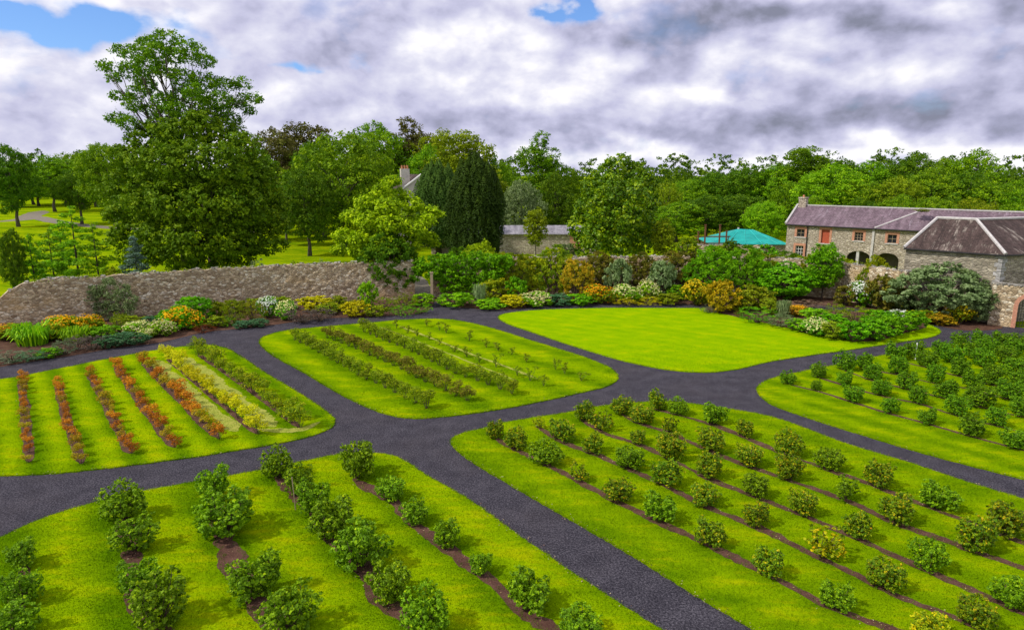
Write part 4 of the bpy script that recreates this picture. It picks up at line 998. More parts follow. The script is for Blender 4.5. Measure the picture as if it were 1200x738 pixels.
# round glossy tree
D = 80; base = PD(722, 200, D); base[2] = 0
ml = [(725,198,17,0),(708,206,14,1),(745,206,15,0),(760,216,11,1),(695,222,13,0),(718,224,18,-4),(742,230,18,-4),(762,238,11,0),(688,244,15,0),(706,248,17,-4),(732,254,18,-5),(756,260,14,-2),(680,266,14,0),(700,274,17,-4),(726,280,18,-4),(750,284,15,-2),(768,276,9,1),(684,288,12,-1),(722,240,20,5),(705,262,18,5),(745,262,18,5)]
rng = np.random.RandomState(80); lobes = ptsl(ml, D, base)
V, val = foliage(lobes, 30000, .33, .42, rng, leafper=16, up=.45, rnd=.65)
e = empty('glossy_tree', base); tagit(e, 'rounded dark glossy evergreen tree right of the small standard tree, above the wall', 'tree')
link('trunk', trunkmesh('glossy_trunk', 8, .4, [c for c, r in lobes], rng, split=.2), BARKD, e); link('crown', quads('glossy_crown', V, val), L['magnolia'], e)
# yews
def yew(px, top, bot, wpx, D, seed, mat, label, nleaf=70000, point=.35):
    rng = np.random.RandomState(seed); base = PD(px, 200, D); base[2] = 0; m = D/ct/F
    zt = PD(px, top, D)[2]; zb = max(.6, PD(px, bot, D)[2]-.5); w = wpx*m/2; H = zt-zb
    Ps = []; Os = []; vv = []
    ns = 150; per = nleaf//ns
    for q in range(ns):
        t0 = (q/ns)**.8*.80; a = q*2.39996; pr = np.interp(t0, [0, .1, .4, .6, .8], [.62, .86, .90, .78, .46])*rng.uniform(.72, 1.0)
        hs = H*rng.uniform(.20, .30)*(1-.3*t0); r_s = w*rng.uniform(.13, .20); c = np.array([math.cos(a)*w*pr, math.sin(a)*w*pr, zb+H*t0])
        if q > ns-14: c[:2] *= rng.uniform(.1, .9); hs = zt-c[2]-rng.uniform(0, .1)*H
        u = rng.rand(per)**.8; aa = rng.rand(per)*6.2832; rr = r_s*np.interp(u, [0, .3, .7, 1], [.75, 1, .62, .05])*(1-.3*rng.rand(per)**2)
        lean = np.array([math.cos(a), math.sin(a)])*(-.12*hs)
        Ps.append(np.stack([c[0]+np.cos(aa)*rr+lean[0]*u, c[1]+np.sin(aa)*rr+lean[1]*u, c[2]+hs*u], 1)); Os.append(np.stack([np.cos(aa), np.sin(aa), .25+u*.6], 1)); vv.append(np.clip(u*.6+rng.rand(per)*.4, 0, 1))
    nc = nleaf//4; ta = rng.rand(nc); aa = rng.rand(nc)*6.2832; rc_ = w*.72*np.interp(ta, [0, .1, .6, 1], [.7, 1, .9, .2])
    Ps.append(np.stack([np.cos(aa)*rc_, np.sin(aa)*rc_, zb+H*.9*ta], 1)); Os.append(np.stack([np.cos(aa), np.sin(aa), .3+0*aa], 1)); vv.append(rng.rand(nc)*.4)
    P = np.concatenate(Ps); O = np.concatenate(Os); val = np.concatenate(vv); Nn = unit(O+rng.normal(size=O.shape)*.4)
    V = leaf_quads(P, Nn, .23, .45, rng)
    e = empty('yew_tree', base); tagit(e, label, 'tree'); link('trunk', trunkmesh('yew_trunk', H*.6, .4, [(0, 0, H*.7)], rng), BARKD, e); link('crown', quads('yew_crown', V, val), L[mat], e)
yew(557, 176, 302, 74, 86, 81, 'yew', 'tall dark columnar yew with fluted upright foliage behind the gateway')
yew(512, 186, 285, 60, 98, 82, 'yew2', 'blue-green conifer with drooping foliage left of the dark columnar yew')
# hand-placed background trees
T = put_tree
T(12,158,62,150,'oak_b',L['dark'],'dark tree with pale thick trunk at the far left edge of the park')
T(58,176,56,205,'tall_a',L['oak'],'mid-green park tree, second from the left in the far tree line')
T(88,196,52,158,'oak_c',L['dark'],'dark low-branched tree with short trunk standing on the park lawn')
T(92,172,60,215,'oak_a',L['oak'],'far round-topped tree behind the dark low-branched park tree')
T(128,158,70,150,'oak_a',L['oak'],'bright mid-green tree left of the tallest tree, behind its lower crown')
T(158,172,60,170,'oak_b',L['dark'],'dark tree filling the gap behind the left side of the tallest tree')
T(8,190,60,230,'low_a',L['oak'],'far low-branched tree behind the pale-trunked tree at the left edge')
T(34,186,50,250,'low_b',L['dark'],'farthest dark tree left of the second park tree')
T(72,184,56,245,'low_c',L['dark'],'far dark tree closing the gap between two park trees')
T(108,186,60,235,'low_a',L['oak'],'far broad tree behind the park track')
T(140,180,60,200,'low_b',L['oak'],'light green tree low behind the left flank of the tallest tree')
T(170,190,60,210,'low_c',L['dark'],'far dark tree seen under the left boughs of the tallest tree')
T(340,215,60,160,'low_a',L['dark'],'far dark tree closing the view right of the broad dense tree')
T(300,225,60,170,'low_b',L['oak'],'far green tree seen past the right flank of the broad dense tree')
T(375,230,60,165,'low_c',L['oak'],'far green tree under the large rounded tree')
T(40,200,50,240,'oak_c',L['oak'],'low distant tree beyond the park track at left')
T(318,140,96,135,'low_b',L['copper'],'copper-leaved tree right of the tallest tree on the skyline')
T(352,136,84,142,'low_t',L['copper'],'brownish green tree between the copper tree and the large round tree')
T(398,140,122,108,'low_a',L['oak'],'large rounded mid-green tree left of the golden-green tree')
T(357,185,72,98,'oak_b',L['dark'],'dark green tree with visible slim trunk right of the broad dense tree')
T(330,210,50,112,'oak_c',L['dark'],'dark tree partly hidden behind the broad dense tree')
T(300,165,60,120,'low_b',L['ash'],'deep green tree peeping out at the right of the tallest tree')
T(376,150,80,124,'low_a',L['dark'],'deep green tree behind the left side of the large rounded tree')
T(430,150,80,132,'low_c',L['oak'],'broad tree between the large rounded tree and the pale house')
T(500,160,70,134,'low_b',L['oak'],'broad green tree behind the blue-green conifer')
T(570,170,60,128,'low_a',L['ash'],'dense green tree behind the right shoulder of the dark yew')
T(420,170,70,126,'low_c',L['oak'],'mid-green tree behind the large rounded tree, left of the pale house')
T(447,132,92,150,'low_b',L['oak'],'olive-topped tree on the skyline above the golden-green tree')
T(482,138,74,155,'tall_b',L['copper'],'copper-tinged tree on the skyline above the pale house')
T(512,142,60,150,'tall_a',L['olive'],'olive green skyline tree left of the tall loose-crowned one')
T(548,146,90,125,'low_t',L['olive'],'tall loose olive tree rising behind the dark columnar yew')
T(632,155,62,130,'tall_b',L['ash'],'tall green tree with open top right of the yew')
T(652,195,52,118,'low_b',L['dark'],'dark tree beside the tall open-topped tree, left of the glossy evergreen')
T(612,203,54,112,'low_a',L['sage'],'soft blue-green rounded tree right of the dark yew above the outbuilding')
T(668,193,58,135,'low_c',L['oak'],'bright green tree on the skyline just left of the glossy evergreen')
T(590,185,50,150,'low_b',L['oak'],'far green tree showing between the yew and the open-topped tree')
T(782,212,40,130,'loose',L['olive'],'pale thin tree on the skyline just right of the glossy evergreen')
wood = [(806,205,50,150,'oak_a','oak'),(835,195,56,152,'oak_b','dark'),(870,188,60,150,'oak_c','dark'),(905,186,54,148,'oak_b','oak'),(945,166,62,150,'loose','ash'),(955,176,60,155,'oak_a','ash'),(995,180,56,150,'oak_b','dark'),(1025,184,60,146,'oak_c','oak'),(1068,170,64,142,'oak_b','dark'),(1100,178,54,146,'oak_a','oak'),(1140,166,58,138,'tall_b','oak'),(1172,190,56,142,'oak_c','dark'),(1205,205,60,136,'oak_b','oak'),
        (795,232,60,118,'oak_b','oak'),(832,224,60,120,'oak_c','dark'),(868,222,58,122,'oak_a','dark'),(900,230,44,112,'oak_a','lime'),(932,208,52,128,'oak_b','oak'),(972,184,74,124,'oak_b','lime'),(1016,204,64,120,'oak_a','oak'),(1052,200,64,118,'oak_b','olive'),(1095,190,70,122,'oak_c','oak'),(1135,192,66,120,'oak_b','dark'),(1172,206,66,116,'oak_a','oak'),(1210,216,64,112,'oak_b','oak'),(1240,200,70,140,'oak_a','dark'),
        (1062,222,50,104,'oak_b','oak'),(1105,224,54,102,'oak_a','oak'),(1150,228,54,100,'oak_c','olive'),(1190,232,50,98,'oak_b','oak'),(1015,228,50,106,'oak_c','dark'),(965,226,46,108,'oak_b','oak')]
wl = ['leftmost skyline tree of the right-hand wood','second skyline tree of the right-hand wood, dark and rounded','dark skyline tree above the teal roof, right-hand wood','green skyline tree above the right end of the teal roof','wispy-topped skyline tree above the coach house chimney','olive skyline tree just right of the wispy-topped tree','dark skyline tree right of the bright lime tree','green skyline tree midway along the coach house roof','dark high skyline tree above the middle of the coach house','green skyline tree left of the highest right-hand tree','highest tree of the right-hand wood, open leafy top above the hipped roof','dark skyline tree sloping down toward the right edge','last skyline tree at the right edge of the picture',
      'green tree right of the glossy evergreen at the wood edge','dark tree behind the rusty posts at the wood edge','dark tree directly behind the teal roof','small lime-yellow tree between teal roof and coach house','green tree behind the coach house chimney','large bright lime-green tree behind the left half of the coach house','mid-green tree right of the large lime-green tree','olive tree rising behind the middle of the purple roof','broad green tree above where the two slate roofs meet','dark tree behind the hipped roof ridge','green tree behind the right end of the long ridge','green tree at the right edge above the roofs','dark tree outside the right edge of the wood',
      'low green tree touching the purple roof at its middle','low green tree just above the hipped roof peak','low olive tree above the right part of the long ridge','low green tree at the right edge just above the ridge','low dark tree close behind the purple roof left of middle','low green tree close behind the chimney end of the purple roof']
for (x, t, w, D, k, m), lb in zip(wood, wl): T(x, t, w*1.25, D, {'oak_a':'low_a','oak_b':'low_b','oak_c':'low_c','tall_b':'low_b','loose':'low_t'}[k], L[m], lb, group='trees of the right-hand wood')
# far belt closing the horizon: a mass of far trees
fm = MB(); fol = []; vals = []
rng = np.random.RandomState(90)
for i in range(90):
    x = -330+i*7.6+rng.uniform(-2, 2); y = 300+rng.uniform(-15, 15); h = rng.uniform(17, 23)
    if x > 20: h -= 0
    lobes = [(np.array([x+rng.normal()*2.5, y+rng.normal()*2, h*rng.uniform(.25, .75)]), rng.uniform(3, 5)) for _ in range(8)]
    V, val = foliage(lobes, 1500, .9, 1.3, rng); fol.append(V); vals.append(val)
for i in range(60):
    x = 25+(i % 20)*7.5+rng.uniform(-2, 2); y = [172, 200, 235][i//20]+rng.uniform(-6, 6); x *= y/172; h = rng.uniform(10, 14)
    lobes = [(np.array([x+rng.normal()*2.5, y+rng.normal()*2, h*rng.uniform(.15, .8)]), rng.uniform(2.2, 3.4)) for _ in range(8)]
    V, val = foliage(lobes, 1500, .7, 1.0, rng); fol.append(V); vals.append(val)
o = link('far_wood', quads('far_wood', np.concatenate(fol), np.concatenate(vals)), L['dark']); tagit(o, 'distant belt of woodland closing the horizon', 'woodland', None, 'stuff')
# small trees near the wall
def lolly(px, top, bot, wpx, D, seed, mat, label, trunk_r=.09, nleaf=9000, leaf=.16, name='small_tree', col_=False, barkm=None):
    rng = np.random.RandomState(seed); base = PD(px, 200, D); base[2] = 0; m = D/ct/F; w = wpx*m/2
    zt = PD(px, top, D)[2]; zb = PD(px, bot, D)[2]; hz = (zt-zb)/2; lobes = []
    for i in range(20):
        zz = 1-2*(i+.5)/20; rr = math.sqrt(1-zz*zz)*.62; a = i*2.399
        lobes.append((np.array([math.cos(a)*w*rr, math.sin(a)*w*rr, zb+hz+zz*hz*.74]), (w*.36, w*.36, hz*.28)))
    lobes.append((np.array([0, 0, zb+hz]), (w*.6, w*.6, hz*.7)))
    V, val = foliage(lobes, nleaf, leaf, .2, rng, up=.4)
    e = empty(name, base); tagit(e, label, 'tree'); link('trunk', trunkmesh('small_trunk', zb+hz, trunk_r, [l[0] for l in lobes[:8]], rng, split=.7), barkm or BARK, e); link('crown', quads('small_crown', V, val), L[mat], e)
lolly(628, 242, 290, 30, 78, 301, 'olive', 'small standard tree with egg-shaped crown on a slim pale trunk in front of the outbuilding')
lolly(781, 254, 305, 30, 76, 302, 'olive', 'small dense olive-brown upright tree right of the glossy evergreen, behind the wall')
lolly(977, 284, 338, 46, 64, 303, 'green', 'round-headed bright green tree on a thin stem in the border before the coach house', .08, 14000, .15)
# young tiered trees on the park side of the wall
def tiered(px, top, wpx, D, seed, mat, label, nleaf=8000, blue=False):
    rng = np.random.RandomState(seed); base = PD(px, 200, D); base[2] = 0; m = D/ct/F; w = wpx*m/2; h = PD(px, top, D)[2]
    mb = MB(); mb.tube([(0, 0, -.1), (0, 0, h*.5), (rng.normal()*.05, 0, h*.98)], [h*.014, h*.009, .01], 6); lobes = []
    n = 26 if blue else 20
    for i in range(n):
        t = (i+.5)/n; z = h*(.2+.78*t) if not blue else h*(.08+.9*t); r = w*(1-t)**(.8 if blue else .55)*rng.uniform(.7, 1.1)+.1; a = i*2.399
        p = np.array([math.cos(a)*r, math.sin(a)*r, z-(.0 if blue else .1)]); mb.tube([(0, 0, z-.12*r), tuple(p*[.5, .5, 1]+[0, 0, .05]), tuple(p)], [.03, .02, .006], 4)
        for q in (.45, .75, .98): lobes.append((p*np.array([q, q, 1])+np.array([0, 0, .02]), (r*.27+.14, r*.27+.14, .12+.06*r)))
    V, val = foliage(lobes, nleaf, .17, .16, rng, up=1.0, rnd=.5, aspect=.5, leafper=9)
    e = empty('young_conifer' if blue else 'young_tree', base); tagit(e, label, 'tree', None if blue else 'young trees behind the left wall'); link('trunk', mb.mesh('young_trunk'), BARKD, e); link('crown', quads('young_crown', V, val), L[mat], e)
tiered(22, 272, 44, 62, 401, 'green', 'young tiered tree nearest the left edge, behind the broken wall end')
tiered(46, 266, 46, 66, 402, 'oak', 'young light-leaved tree, second from left behind the wall')
tiered(76, 238, 58, 65, 403, 'lime', 'tallest of the young tiered trees behind the left wall', 11000)
tiered(100, 258, 46, 64, 404, 'lime', 'young tiered tree right of the tallest young one, behind the left wall')
tiered(60, 256, 36, 72, 405, 'lime', 'thin young tree behind and between the tiered ones at left')
tiered(147, 276, 40, 64, 406, 'blue', 'blue-grey young conifer behind the left wall right of the tiered trees', 11000, True)
T(-2,258,34,60,'oak_b',L['dark'],'dark shrubby tree cut by the left edge behind the wall')
# shrubs behind the wall top
def behind(px, top, wpx, D, kind, mat, label, name='shrub', cat='shrub', z0=0):
    p = PD(px, 200, D); p[2] = z0; m = D/ct/F; h = PD(px, top, D)[2]-z0; w = wpx*m
    fo, stm, flw = PROTO[kind+str(random.randrange(3))]; e = empty(name, p, random.uniform(0, 6), (w, w, h)); tagit(e, label, cat); link('foliage', fo, L[mat], e); link('stems', stm, TWIG, e)
behind(118,312,30,60,'big','olive','brownish scrambling shrub above the left wall beneath the tiered trees')
behind(292,301,34,66,'fine','grey','grey-green bush topping the wall below the broad dense tree')
behind(366,300,40,68,'fine','grey','grey-green bush topping the wall left of the golden tree')
behind(337,304,24,68,'shrub','olive','low shrub between the two grey bushes above the wall')
behind(400,303,30,67,'shrub','green','green low growth on the wall just left of the golden tree')
behind(560,276,40,76,'big','gold','yellow-green rounded shrub at the foot of the dark yew')
behind(534,288,36,78,'big','dark','dark shrub left of the yew foot')
behind(595,292,34,74,'shrub','olive','olive shrub at the right foot of the yew behind the wall')
behind(665,284,34,82,'big','sage','grey-green wall shrub left of the glossy evergreen')
behind(810,276,34,88,'big','yelgreen','yellowish shrub at the left of the rusty posts')
behind(862,279,26,88,'big','dark','dark ivy lump over the stone wall before the teal roof')
behind(845,284,24,87,'shrub','olive','olive growth spilling over the stone wall below the teal roof')
behind(893,292,30,84,'big','olive','olive brush between the teal roof and the coach house')
behind(905,284,26,90,'shrub','green','green brush at the left corner of the coach house')
behind(1000,296,34,70,'shrub','olive','olive bush behind the wall under the coach house arches')
behind(1086,244,15,78,'shrub','olive','tuft of growth on the ridge where the slate roofs meet', z0=7.4)

# ------------------------------------------------------------------ border planting
Pn = plant
# left border
Pn(6,398,34,14,'shrub','yelgreen','daylily_clump','orange daylily clump at the far left edge of the border','flower', 'orange')
Pn(36,404,44,19,'spiky','lime','daylily_clump','green strap-leaved clump with yellowing leaves, left border','plant')
Pn(56,398,34,16,'shrub','yelgreen','daylily_clump','yellow-flowered clump before the orange flowers, left border','flower','yellow')
Pn(70,394,32,20,'shrub','green','daylily_clump','orange-flowered clump against the wall, left of the lavender','flower','orange')
Pn(86,402,30,15,'spiky','lime','daylily_clump','pale lime strap-leaved clump above the grey mounds','plant')
Pn(102,394,26,20,'shrub','olive','daylily_clump','orange-yellow flowering clump right of the lime strap leaves','flower','orange')
Pn(8,426,40,12,'fine','grey','low_mound','grey-green low mound at the far left path edge','plant')
Pn(34,424,34,11,'fine','bluegreen','low_mound','blue-green low mound second along the left path edge','plant')
Pn(56,420,22,10,'shrub','green','low_mound','small bright green mound beside the path at left','plant')
Pn(73,416,26,15,'fine','grey','lavender_mound','rounded grey lavender mound beside the path at left','plant')
Pn(88,411,24,15,'fine','purplegrey','lavender_mound','purple-grey lavender mound between two others at left','plant')
Pn(106,411,28,16,'fine','purplegrey','lavender_mound','largest purple-grey lavender mound, left of the hosta clump','plant')
Pn(125,408,24,13,'shrub','bluegreen','hosta_clump','blue-green hosta clump, left half, beside the path','plant')
Pn(150,405,30,13,'shrub','bluegreen','hosta_clump','blue-green hosta clump, right half, beside the path','plant')
Pn(138,390,17,22,'fine','greenrow','cone_shrub','small upright green shrub in front of the left wall')
Pn(160,393,24,14,'shrub','lime','cream_flower_clump','cream-flowered clump, left of three under the wall','flower','cream')
Pn(173,396,18,9,'shrub','lime','cream_flower_clump','low cream-flowered clump, middle of three under the wall','flower','cream')
Pn(189,394,24,15,'shrub','lime','cream_flower_clump','cream-flowered clump, right of three under the wall','flower','cream')
Pn(174,382,16,10,'shrub','bluegreen','low_shrub','small blue-green shrub behind the cream flowers')
Pn(208,387,28,22,'shrub','green','orange_flower_bush','round bush covered in orange flowers below the dark green shrub','flower','orange')
Pn(226,386,22,16,'shrub','green','orange_flower_bush','smaller orange-flowered bush right of the larger one','flower','orange')
Pn(222,377,36,26,'shrub','green','green_shrub','rounded deep green shrub at the wall behind the orange flowers')
Pn(238,390,22,8,'fine','maroon','maroon_plant','dark maroon low plant right of the orange flowers','plant')
Pn(250,384,22,11,'shrub','olive','low_shrub','olive low shrub between maroon plant and feathery pair')
Pn(120,398,30,14,'shrub','green','green_shrub','green leafy clump between lime straps and blue-green hostas')
Pn(22,398,40,16,'shrub','olive','olive_shrub','olive leafy clump against the wall at far left')
Pn(150,384,26,12,'shrub','olive','olive_shrub','olive low shrub under the wall-trained shrub')
Pn(196,379,26,14,'shrub','green','green_shrub','green low shrub at the wall left of the orange flowers')
Pn(272,368,24,14,'shrub','olive','olive_shrub','olive shrub at the wall behind the feathery pair')
Pn(300,366,26,14,'shrub','yelgreen','yellow_shrub','yellow-green shrub at the wall behind the reddish feathery one')
Pn(326,364,26,14,'shrub','olive','olive_shrub','olive shrub at the wall left of the yellow-leaved one')
Pn(262,382,22,9,'fine','green','low_mound','green low mound by the path before the small green shrub','plant')
# wall-trained shrub
rng = np.random.RandomState(55); wb = G(139, 374.5); ppm = wb[1]/ct/F
lst = [(0,8,8),(-14,12,9),(14,12,9),(-24,22,8),(0,24,12),(22,22,9),(-12,34,9),(14,34,9),(0,44,7),(-20,34,6)]
lobes = [(np.array([x*ppm, -.25, z*ppm+.1]), (r*ppm, .35, r*ppm)) for x, z, r in lst]
V, val = foliage(lobes, 7000, .13, .2, rng); e = empty('wall_shrub', (wb[0], wb[1]-.4, 0)); tagit(e, 'dark spreading shrub trained against the left wall under the blue conifer', 'shrub')
link('foliage', quads('wall_shrub_foliage', V, val), L['sage'], e); link('stems', trunkmesh('wall_shrub_stem', 1.4, .06, [l[0] for l in lobes], rng), BARKD, e)
Pn(256,374,16,18,'shrub','greenrow','green_shrub','small green shrub left of the dark feathery pair, left border')
Pn(274,380,24,24,'fine','greenrow','feathery_shrub','dark feathery green shrub, left of a pair under the wall')
Pn(295,378,24,24,'fine','brownrow','feathery_shrub','reddish feathery shrub, right of a pair under the wall')
Pn(283,385,16,8,'shrub','bluegreen','low_mound','low blue-green mound at the path edge below the feathery pair','plant')
Pn(301,383,20,8,'shrub','bluegreen','low_mound','low pale green mound at the path edge, left of the grey mound','plant')
Pn(313,372,20,20,'shrub','green','green_shrub','white-speckled green shrub right of the reddish feathery one','shrub','white')
Pn(336,375,20,18,'shrub','green','green_shrub','light-flowered green shrub left of the long grey mound','shrub','cream')
Pn(352,379,32,15,'fine','purplegrey','grey_mound','purple-grey spreading mound, left half, by the path bend','plant')
Pn(374,377,30,14,'fine','purplegrey','grey_mound','purple-grey spreading mound, right half, by the path bend','plant')
Pn(366,364,34,14,'shrub','yellowleaf','yellow_shrub','yellow-leaved shrub at the wall above the grey mounds')
Pn(385,368,24,11,'shrub','yelgreen','yellow_shrub','yellow-green low shrub right of the yellow-leaved one')
Pn(398,364,22,14,'shrub','olive','olive_shrub','olive shrub at the wall between two yellow shrubs')
Pn(416,371,28,15,'shrub','yellowleaf','yellow_shrub','brightest yellow mound near the gateway, left border')
Pn(431,363,18,30,'shrub','lime','lime_shrub','upright lime-green shrub before the dark climber')
Pn(441,371,20,11,'shrub','olive','low_mound','olive mound beside the path below the lime shrub','plant')
Pn(452,365,22,15,'fine','greenrow','feathery_shrub','feathery dark shrub right of the upright lime shrub')
Pn(475,362,24,16,'fine','greenrow','feathery_shrub','feathery grey-green shrub left of the clipped hedge by the gateway')
Pn(470,370,24,11,'fine','green','clipped_mound','rounded green mound, left of a pair by the gateway','plant')
Pn(492,368,24,11,'fine','green','clipped_mound','rounded green mound, right of a pair by the gateway','plant')
Pn(495,359,24,13,'shrub','lime','low_hedge','bright clipped hedge left of the gateway','hedge')
# gateway: post and leafy arch
Pn(535,360,32,14,'shrub','lime','low_hedge','bright clipped hedge right of the gateway','hedge')
q = G(506.5, 352, 0); m = MB(); m.box((-.12,-.12,0), (.12,.12,2.6)); m.box((-.16,-.16,2.6), (.16,.16,2.7)); tagit(m.build('gate_post', WOOD, loc=q), 'weathered timber post at the right side of the leafy gateway', 'post')
def arch_vine():
    rng = np.random.RandomState(66); b0 = G(545, 348); m = b0[1]/ct/F; lobes = []
    for x, z, r in [(-52,36,10),(-42,40,11),(-30,42,12),(-16,42,12),(0,42,13),(14,44,12),(30,44,12),(44,42,12),(-34,30,11),(-18,28,13),(0,28,14),(18,28,13),(34,28,12),(-22,14,8),(-6,14,10),(12,14,10),(28,14,10),(-56,26,7)]:
        lobes.append((np.array([x*m, -.5, z*m]), (r*m, .75, r*m*.8)))
    V, val = foliage(lobes, 20000, .19, .25, rng, up=.5); e = empty('arch_climber', (b0[0], b0[1]-.2, 0)); tagit(e, 'dense leafy green climber forming an arch over the gateway', 'climber')
    link('foliage', quads('arch_foliage', V, val), L['green'], e); link('stems', trunkmesh('arch_stem', 2.6, .1, [l[0] for l in lobes], rng), BARKD, e)
arch_vine()
# centre border
def W(px, py, w, h, mat, label, flower=None, kind='wallp', wd=1.6): return plant(px, py, w, h, kind, mat, 'climbing_plant', label, 'climber', flower, wdepth=wd)
W(600,349,44,46,'yelgreen','yellow-olive climber on the wall right of the leafy arch')
W(622,348,42,42,'olive','olive climber on the wall behind the cream flowers')
W(650,349,46,52,'yelgreen','tall golden-olive climber on the wall left of the orange-tinged one')
W(676,352,32,42,'redgreen','orange-tinged wall shrub left of the brown climber')
W(704,347,42,44,'brown','brown-leaved climber on the wall left of the first grey-green bush')
W(750,346,40,42,'brown','brown climber on the wall between the two grey-green bushes')
W(800,348,52,46,'brown','large reddish-brown climber on the wall right of the second grey-green bush')
W(838,350,56,52,'green','dark green climber covering the wall above the yellow bush')
W(872,350,52,52,'green','bright green climber covering the wall above the orange bush')
W(896,346,44,42,'olive','olive climber on the wall right of the bright green one')
W(925,340,56,38,'dark','dark hedge-like climber on the wall left of the coach house windows')
W(955,348,40,44,'olive','olive climber on the wall behind the round-headed tree')
Pn(562,358,14,20,'spiky','sage','grass_clump','pale upright grass clump right of the leafy gateway','plant')
Pn(582,354,34,24,'shrub','yelgreen','yellow_shrub','yellow-olive spreading shrub left of the small round green one')
Pn(605,355,20,26,'shrub','green','green_shrub','small round bright green shrub before the olive climber')
Pn(575,362,32,9,'shrub','lime','low_mound','lime low mound at the path corner','plant')
Pn(601,360,32,12,'shrub','yellowleaf','yellow_shrub','yellow low shrub left of the cream flowers')
Pn(628,359,32,13,'shrub','lime','cream_flower_clump','wide cream-flowered clump at the path, centre border','flower','cream')
Pn(652,358,30,11,'shrub','bluegreen','ground_cover_clump','green ground-cover clump, left of two at the path','plant')
Pn(678,358,32,11,'shrub','green','ground_cover_clump','green ground-cover clump, right of two at the path','plant')
Pn(702,356,28,18,'shrub','yelgreen','yellow_shrub','yellow shrub with orange tips below the brown climber','shrub','orange')
Pn(724,350,26,40,'shrub','sage','grey_green_bush','upright grey-green bush, left of two against the brown climbers')
Pn(774,350,27,40,'shrub','sage','grey_green_bush','upright grey-green bush, right of two against the brown climbers')
Pn(734,355,28,17,'shrub','lime','cream_flower_clump','pale yellow flowering clump below the left grey-green bush','flower','cream')
Pn(760,354,22,20,'shrub','lime','cream_flower_clump','pale yellow flowering clump between the grey-green bushes','flower','cream')
Pn(735,358,32,9,'fine','yellowleaf','yellow_mound','low yellow mound at the path below the pale flowers','plant')
Pn(760,358,26,9,'fine','yellowleaf','yellow_mound','low golden mound at the path between the grey-green bushes','plant')
Pn(783,357,26,11,'shrub','olive','low_mound','olive low mound left of the yellow-topped bush','plant')
Pn(794,352,24,16,'shrub','green','green_shrub','green shrub behind and left of the yellow-topped bush')
Pn(817,358,28,24,'shrub','yelgreen','yellow_bush','rounded bush with bright yellow top beside the path','bush','yellow')
Pn(847,367,34,32,'shrub','orangeleaf','orange_bush','large rounded orange-gold bush at the corner of the open lawn','bush')
Pn(833,367,20,8,'fine','grey','low_mound','grey low mound at the foot of the orange bush','plant')
Pn(870,366,24,18,'shrub','yelgreen','yellow_shrub','yellow-green shrub right of the orange bush')
Pn(888,363,34,24,'shrub','olive','olive_shrub','olive shrub in front of the big dark rhododendron-like bush')
Pn(922,352,66,36,'big','green','evergreen_bush','large spreading dark evergreen bush before the climbers, right border','bush')
Pn(870,373,16,8,'fine','brown','low_mound','dark low mound at the lawn edge by the orange bush','plant')
Z = .055
Pn(890,379,36,17,'fine','green','clipped_mound','large smooth green mound at the open lawn edge','plant',z=Z)
Pn(918,384,34,14,'fine','sage','clipped_mound','pale green mound right of the large smooth mound','plant',z=Z)
Pn(940,389,26,13,'shrub','lime','low_shrub','lime shrub along the lawn edge right of the pale mound',z=Z)
Pn(958,393,28,15,'shrub','green','low_shrub','green shrub with light tips along the lawn edge',z=Z,flower='cream')
Pn(980,397,28,17,'shrub','olive','low_shrub','olive shrub along the lawn edge left of the blue-green clump',z=Z)
Pn(1003,401,30,21,'shrub','green','leafy_clump','tall leafy green clump at the corner of the island bed','plant',z=Z)
Pn(1024,399,32,22,'shrub','green','leafy_clump','green leafy clump second from the corner of the island bed','plant',z=Z)
Pn(1046,394,32,22,'shrub','green','leafy_clump','third green leafy clump, middle right of the island bed','plant',z=Z)
Pn(1068,388,32,20,'shrub','green','leafy_clump','green leafy clump at the right tip of the island bed','plant',z=Z)
Pn(918,372,14,16,'spiky','sage','grass_clump','pale feathery grass clump in the island bed','plant',z=Z)
Pn(934,370,22,10,'shrub','redgreen','orange_flower_clump','orange low clump behind the pale grass','flower','orange',z=Z)
Pn(905,370,20,16,'shrub','olive','olive_shrub','olive tuft between smooth mound and pale grass',z=Z)
Pn(945,362,34,8,'fine','pink','heather_mound','pinkish grey heather mound behind the island bed','plant')
Pn(957,378,28,14,'shrub','lime','lime_shrub','lime-yellow shrub in the middle of the island bed',z=Z)
Pn(982,380,26,22,'fine','greenrow','feathery_shrub','tall feathery green shrub in the middle of the island bed',z=Z)
Pn(1006,382,34,20,'fine','greenrow','feathery_shrub','broad feathery green shrub in the back of the island bed',z=Z)
Pn(1030,384,30,18,'shrub','green','green_shrub','green shrub at the back right of the island bed',z=Z)
Pn(1052,380,22,14,'shrub','sage','white_flower_clump','grey-green clump with white flower heads in the island bed','flower','white',z=Z)
Pn(977,386,26,16,'shrub','green','green_shrub','green shrub filling the island bed behind the olive one',z=Z)
Pn(992,359,22,22,'shrub','brown','brown_shrub','dark brownish shrub left of the white-flowered shrub')
Pn(1011,360,26,24,'shrub','green','white_flowering_shrub','green shrub with large white flower heads','shrub','white')
Pn(1040,366,38,36,'shrub','brown','dark_shrub','dark bronze shrub between white flowers and the large grey-green shrub')
W(1026,358,34,50,'yelgreen','yellow-green climber on the wall left of the stone building')
Pn(1104,376,88,54,'big','sage','grey_green_shrub','very large grey-green spreading shrub against the stone building')
Pn(1146,379,40,40,'big','sage','grey_green_shrub','smaller grey-green shrub at the building corner')
Pn(1066,368,30,26,'big','sage','grey_green_shrub','left outlying grey-green shrub touching the very large one')
Pn(1126,380,24,20,'shrub','yelgreen','yellow_shrub','yellow-flecked shrub before the very large grey-green one','shrub','yellow')
Pn(1082,378,28,13,'shrub','yelgreen','low_shrub','yellow-green low shrub, left one before the large grey-green shrub')
